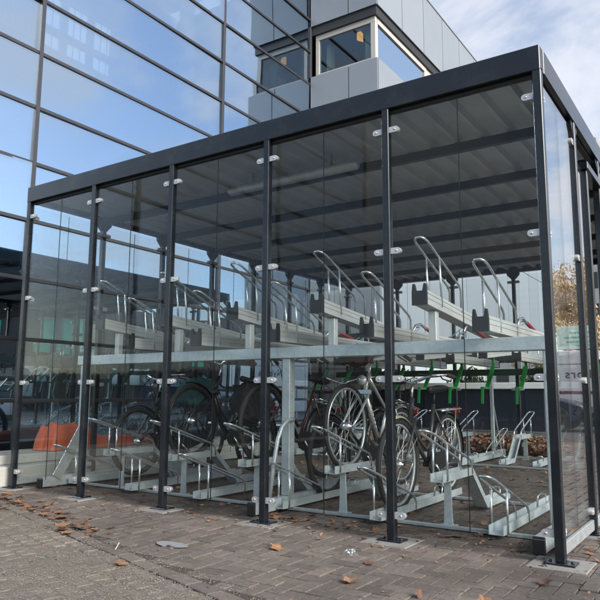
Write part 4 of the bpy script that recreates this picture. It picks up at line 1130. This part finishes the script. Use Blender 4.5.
# ------------------------------------------------------------------ LIGHT, SKY, CAMERA
SUN = Vector((.90,-.22,.55)).normalized()
el = math.asin(SUN.z); az = math.atan2(SUN.x, SUN.y)
wd = bpy.data.worlds.new('World'); scene.world = wd; wd.use_nodes = True
N, L = wd.node_tree.nodes, wd.node_tree.links
bg = N['Background']
sk = N.new('ShaderNodeTexSky'); sk.sky_type = 'NISHITA'; sk.sun_disc = False; sk.sun_elevation = el; sk.sun_rotation = az; sk.air_density = 1.0; sk.dust_density = 1.6; sk.ozone_density = 1.0
tc = N.new('ShaderNodeTexCoord'); sp = N.new('ShaderNodeSeparateXYZ'); L.new(tc.outputs['Generated'], sp.inputs[0])
ad = N.new('ShaderNodeMath'); ad.operation = 'ADD'; ad.inputs[1].default_value = .28; L.new(sp.outputs['Z'], ad.inputs[0])
mxm = N.new('ShaderNodeMath'); mxm.operation = 'MAXIMUM'; mxm.inputs[1].default_value = .05; L.new(ad.outputs[0], mxm.inputs[0])
cb = N.new('ShaderNodeCombineXYZ')
for k, nm in enumerate(('X','Y')):
    dv = N.new('ShaderNodeMath'); dv.operation = 'DIVIDE'; L.new(sp.outputs[nm], dv.inputs[0]); L.new(mxm.outputs[0], dv.inputs[1]); L.new(dv.outputs[0], cb.inputs[k])
ns = N.new('ShaderNodeTexNoise'); ns.inputs['Scale'].default_value = 2.1; ns.inputs['Detail'].default_value = 9; ns.inputs['Roughness'].default_value = .56; ns.inputs['Distortion'].default_value = .35
mp = N.new('ShaderNodeMapping'); mp.inputs['Location'].default_value = (7.3,4.1,0); L.new(cb.outputs[0], mp.inputs[0]); L.new(mp.outputs[0], ns.inputs['Vector'])
# cloud cover grows towards the north west, where the photo's sky is nearly white
cv = N.new('ShaderNodeMath'); cv.operation = 'MULTIPLY_ADD'; cv.inputs[1].default_value = .06; dt = N.new('ShaderNodeMath'); dt.operation = 'SUBTRACT'; L.new(sp.outputs['Y'], dt.inputs[0]); L.new(sp.outputs['X'], dt.inputs[1]); L.new(dt.outputs[0], cv.inputs[0]); zz = N.new('ShaderNodeMath'); zz.operation = 'MULTIPLY_ADD'; zz.inputs[1].default_value = .05; L.new(sp.outputs['Z'], zz.inputs[0]); L.new(ns.outputs['Fac'], zz.inputs[2]); L.new(zz.outputs[0], cv.inputs[2])
mr = N.new('ShaderNodeMapRange'); mr.interpolation_type = 'SMOOTHSTEP'; mr.inputs[1].default_value = .45; mr.inputs[2].default_value = .63; mr.inputs[3].default_value = .10; mr.inputs[4].default_value = .88; L.new(cv.outputs[0], mr.inputs[0])
mx = N.new('ShaderNodeMix'); mx.data_type = 'RGBA'; mx.inputs[7].default_value = (3.75,3.85,4.2,1)
L.new(mr.outputs[0], mx.inputs[0]); L.new(sk.outputs[0], mx.inputs[6]); L.new(mx.outputs[2], bg.inputs[0])
bg.inputs[1].default_value = .092
su = bpy.data.lights.new('sun', 'SUN'); su.energy = 1.5; su.angle = R(26); su.color = (1,.955,.89)
so_ = bpy.data.objects.new('sun', su); COL.objects.link(so_); so_.location = (10,5,20)
so_.rotation_euler = (-SUN).to_track_quat('-Z','Y').to_euler()

cam = bpy.data.cameras.new('camera'); co = bpy.data.objects.new('camera', cam); COL.objects.link(co)
cam.sensor_width = 36; cam.lens = 39.454; cam.clip_start = .05; cam.clip_end = 1500
r_ = Vector((.83104,.55617,.00473)); yaw, pit, rol = R(-33.85775), R(8.23), R(.27592)
d_ = Vector((math.sin(yaw)*math.cos(pit), math.cos(yaw)*math.cos(pit), math.sin(pit)))
r0 = Vector((math.cos(yaw), -math.sin(yaw), 0)); u0 = r0.cross(d_)
rr = r0*math.cos(rol)+u0*math.sin(rol); uu = -r0*math.sin(rol)+u0*math.cos(rol)
mw = Matrix((rr, uu, -d_)).transposed().to_4x4(); mw.translation = (.93296,-4.05064,.93859)
co.matrix_world = mw
scene.camera = co
scene.view_settings.view_transform = 'Standard'; scene.view_settings.look = 'None'; scene.view_settings.gamma = 1; scene.view_settings.exposure = 1.4
scene.view_settings.use_curve_mapping = False
scene.cycles.max_bounces = 10; scene.cycles.transparent_max_bounces = 40; scene.cycles.glossy_bounces = 6; scene.cycles.diffuse_bounces = 4
scene.cycles.caustics_reflective = False; scene.cycles.caustics_refractive = False
scene.cycles.use_denoising = True
for o in bpy.data.objects:
    if '_abs' in o.keys(): del o['_abs']
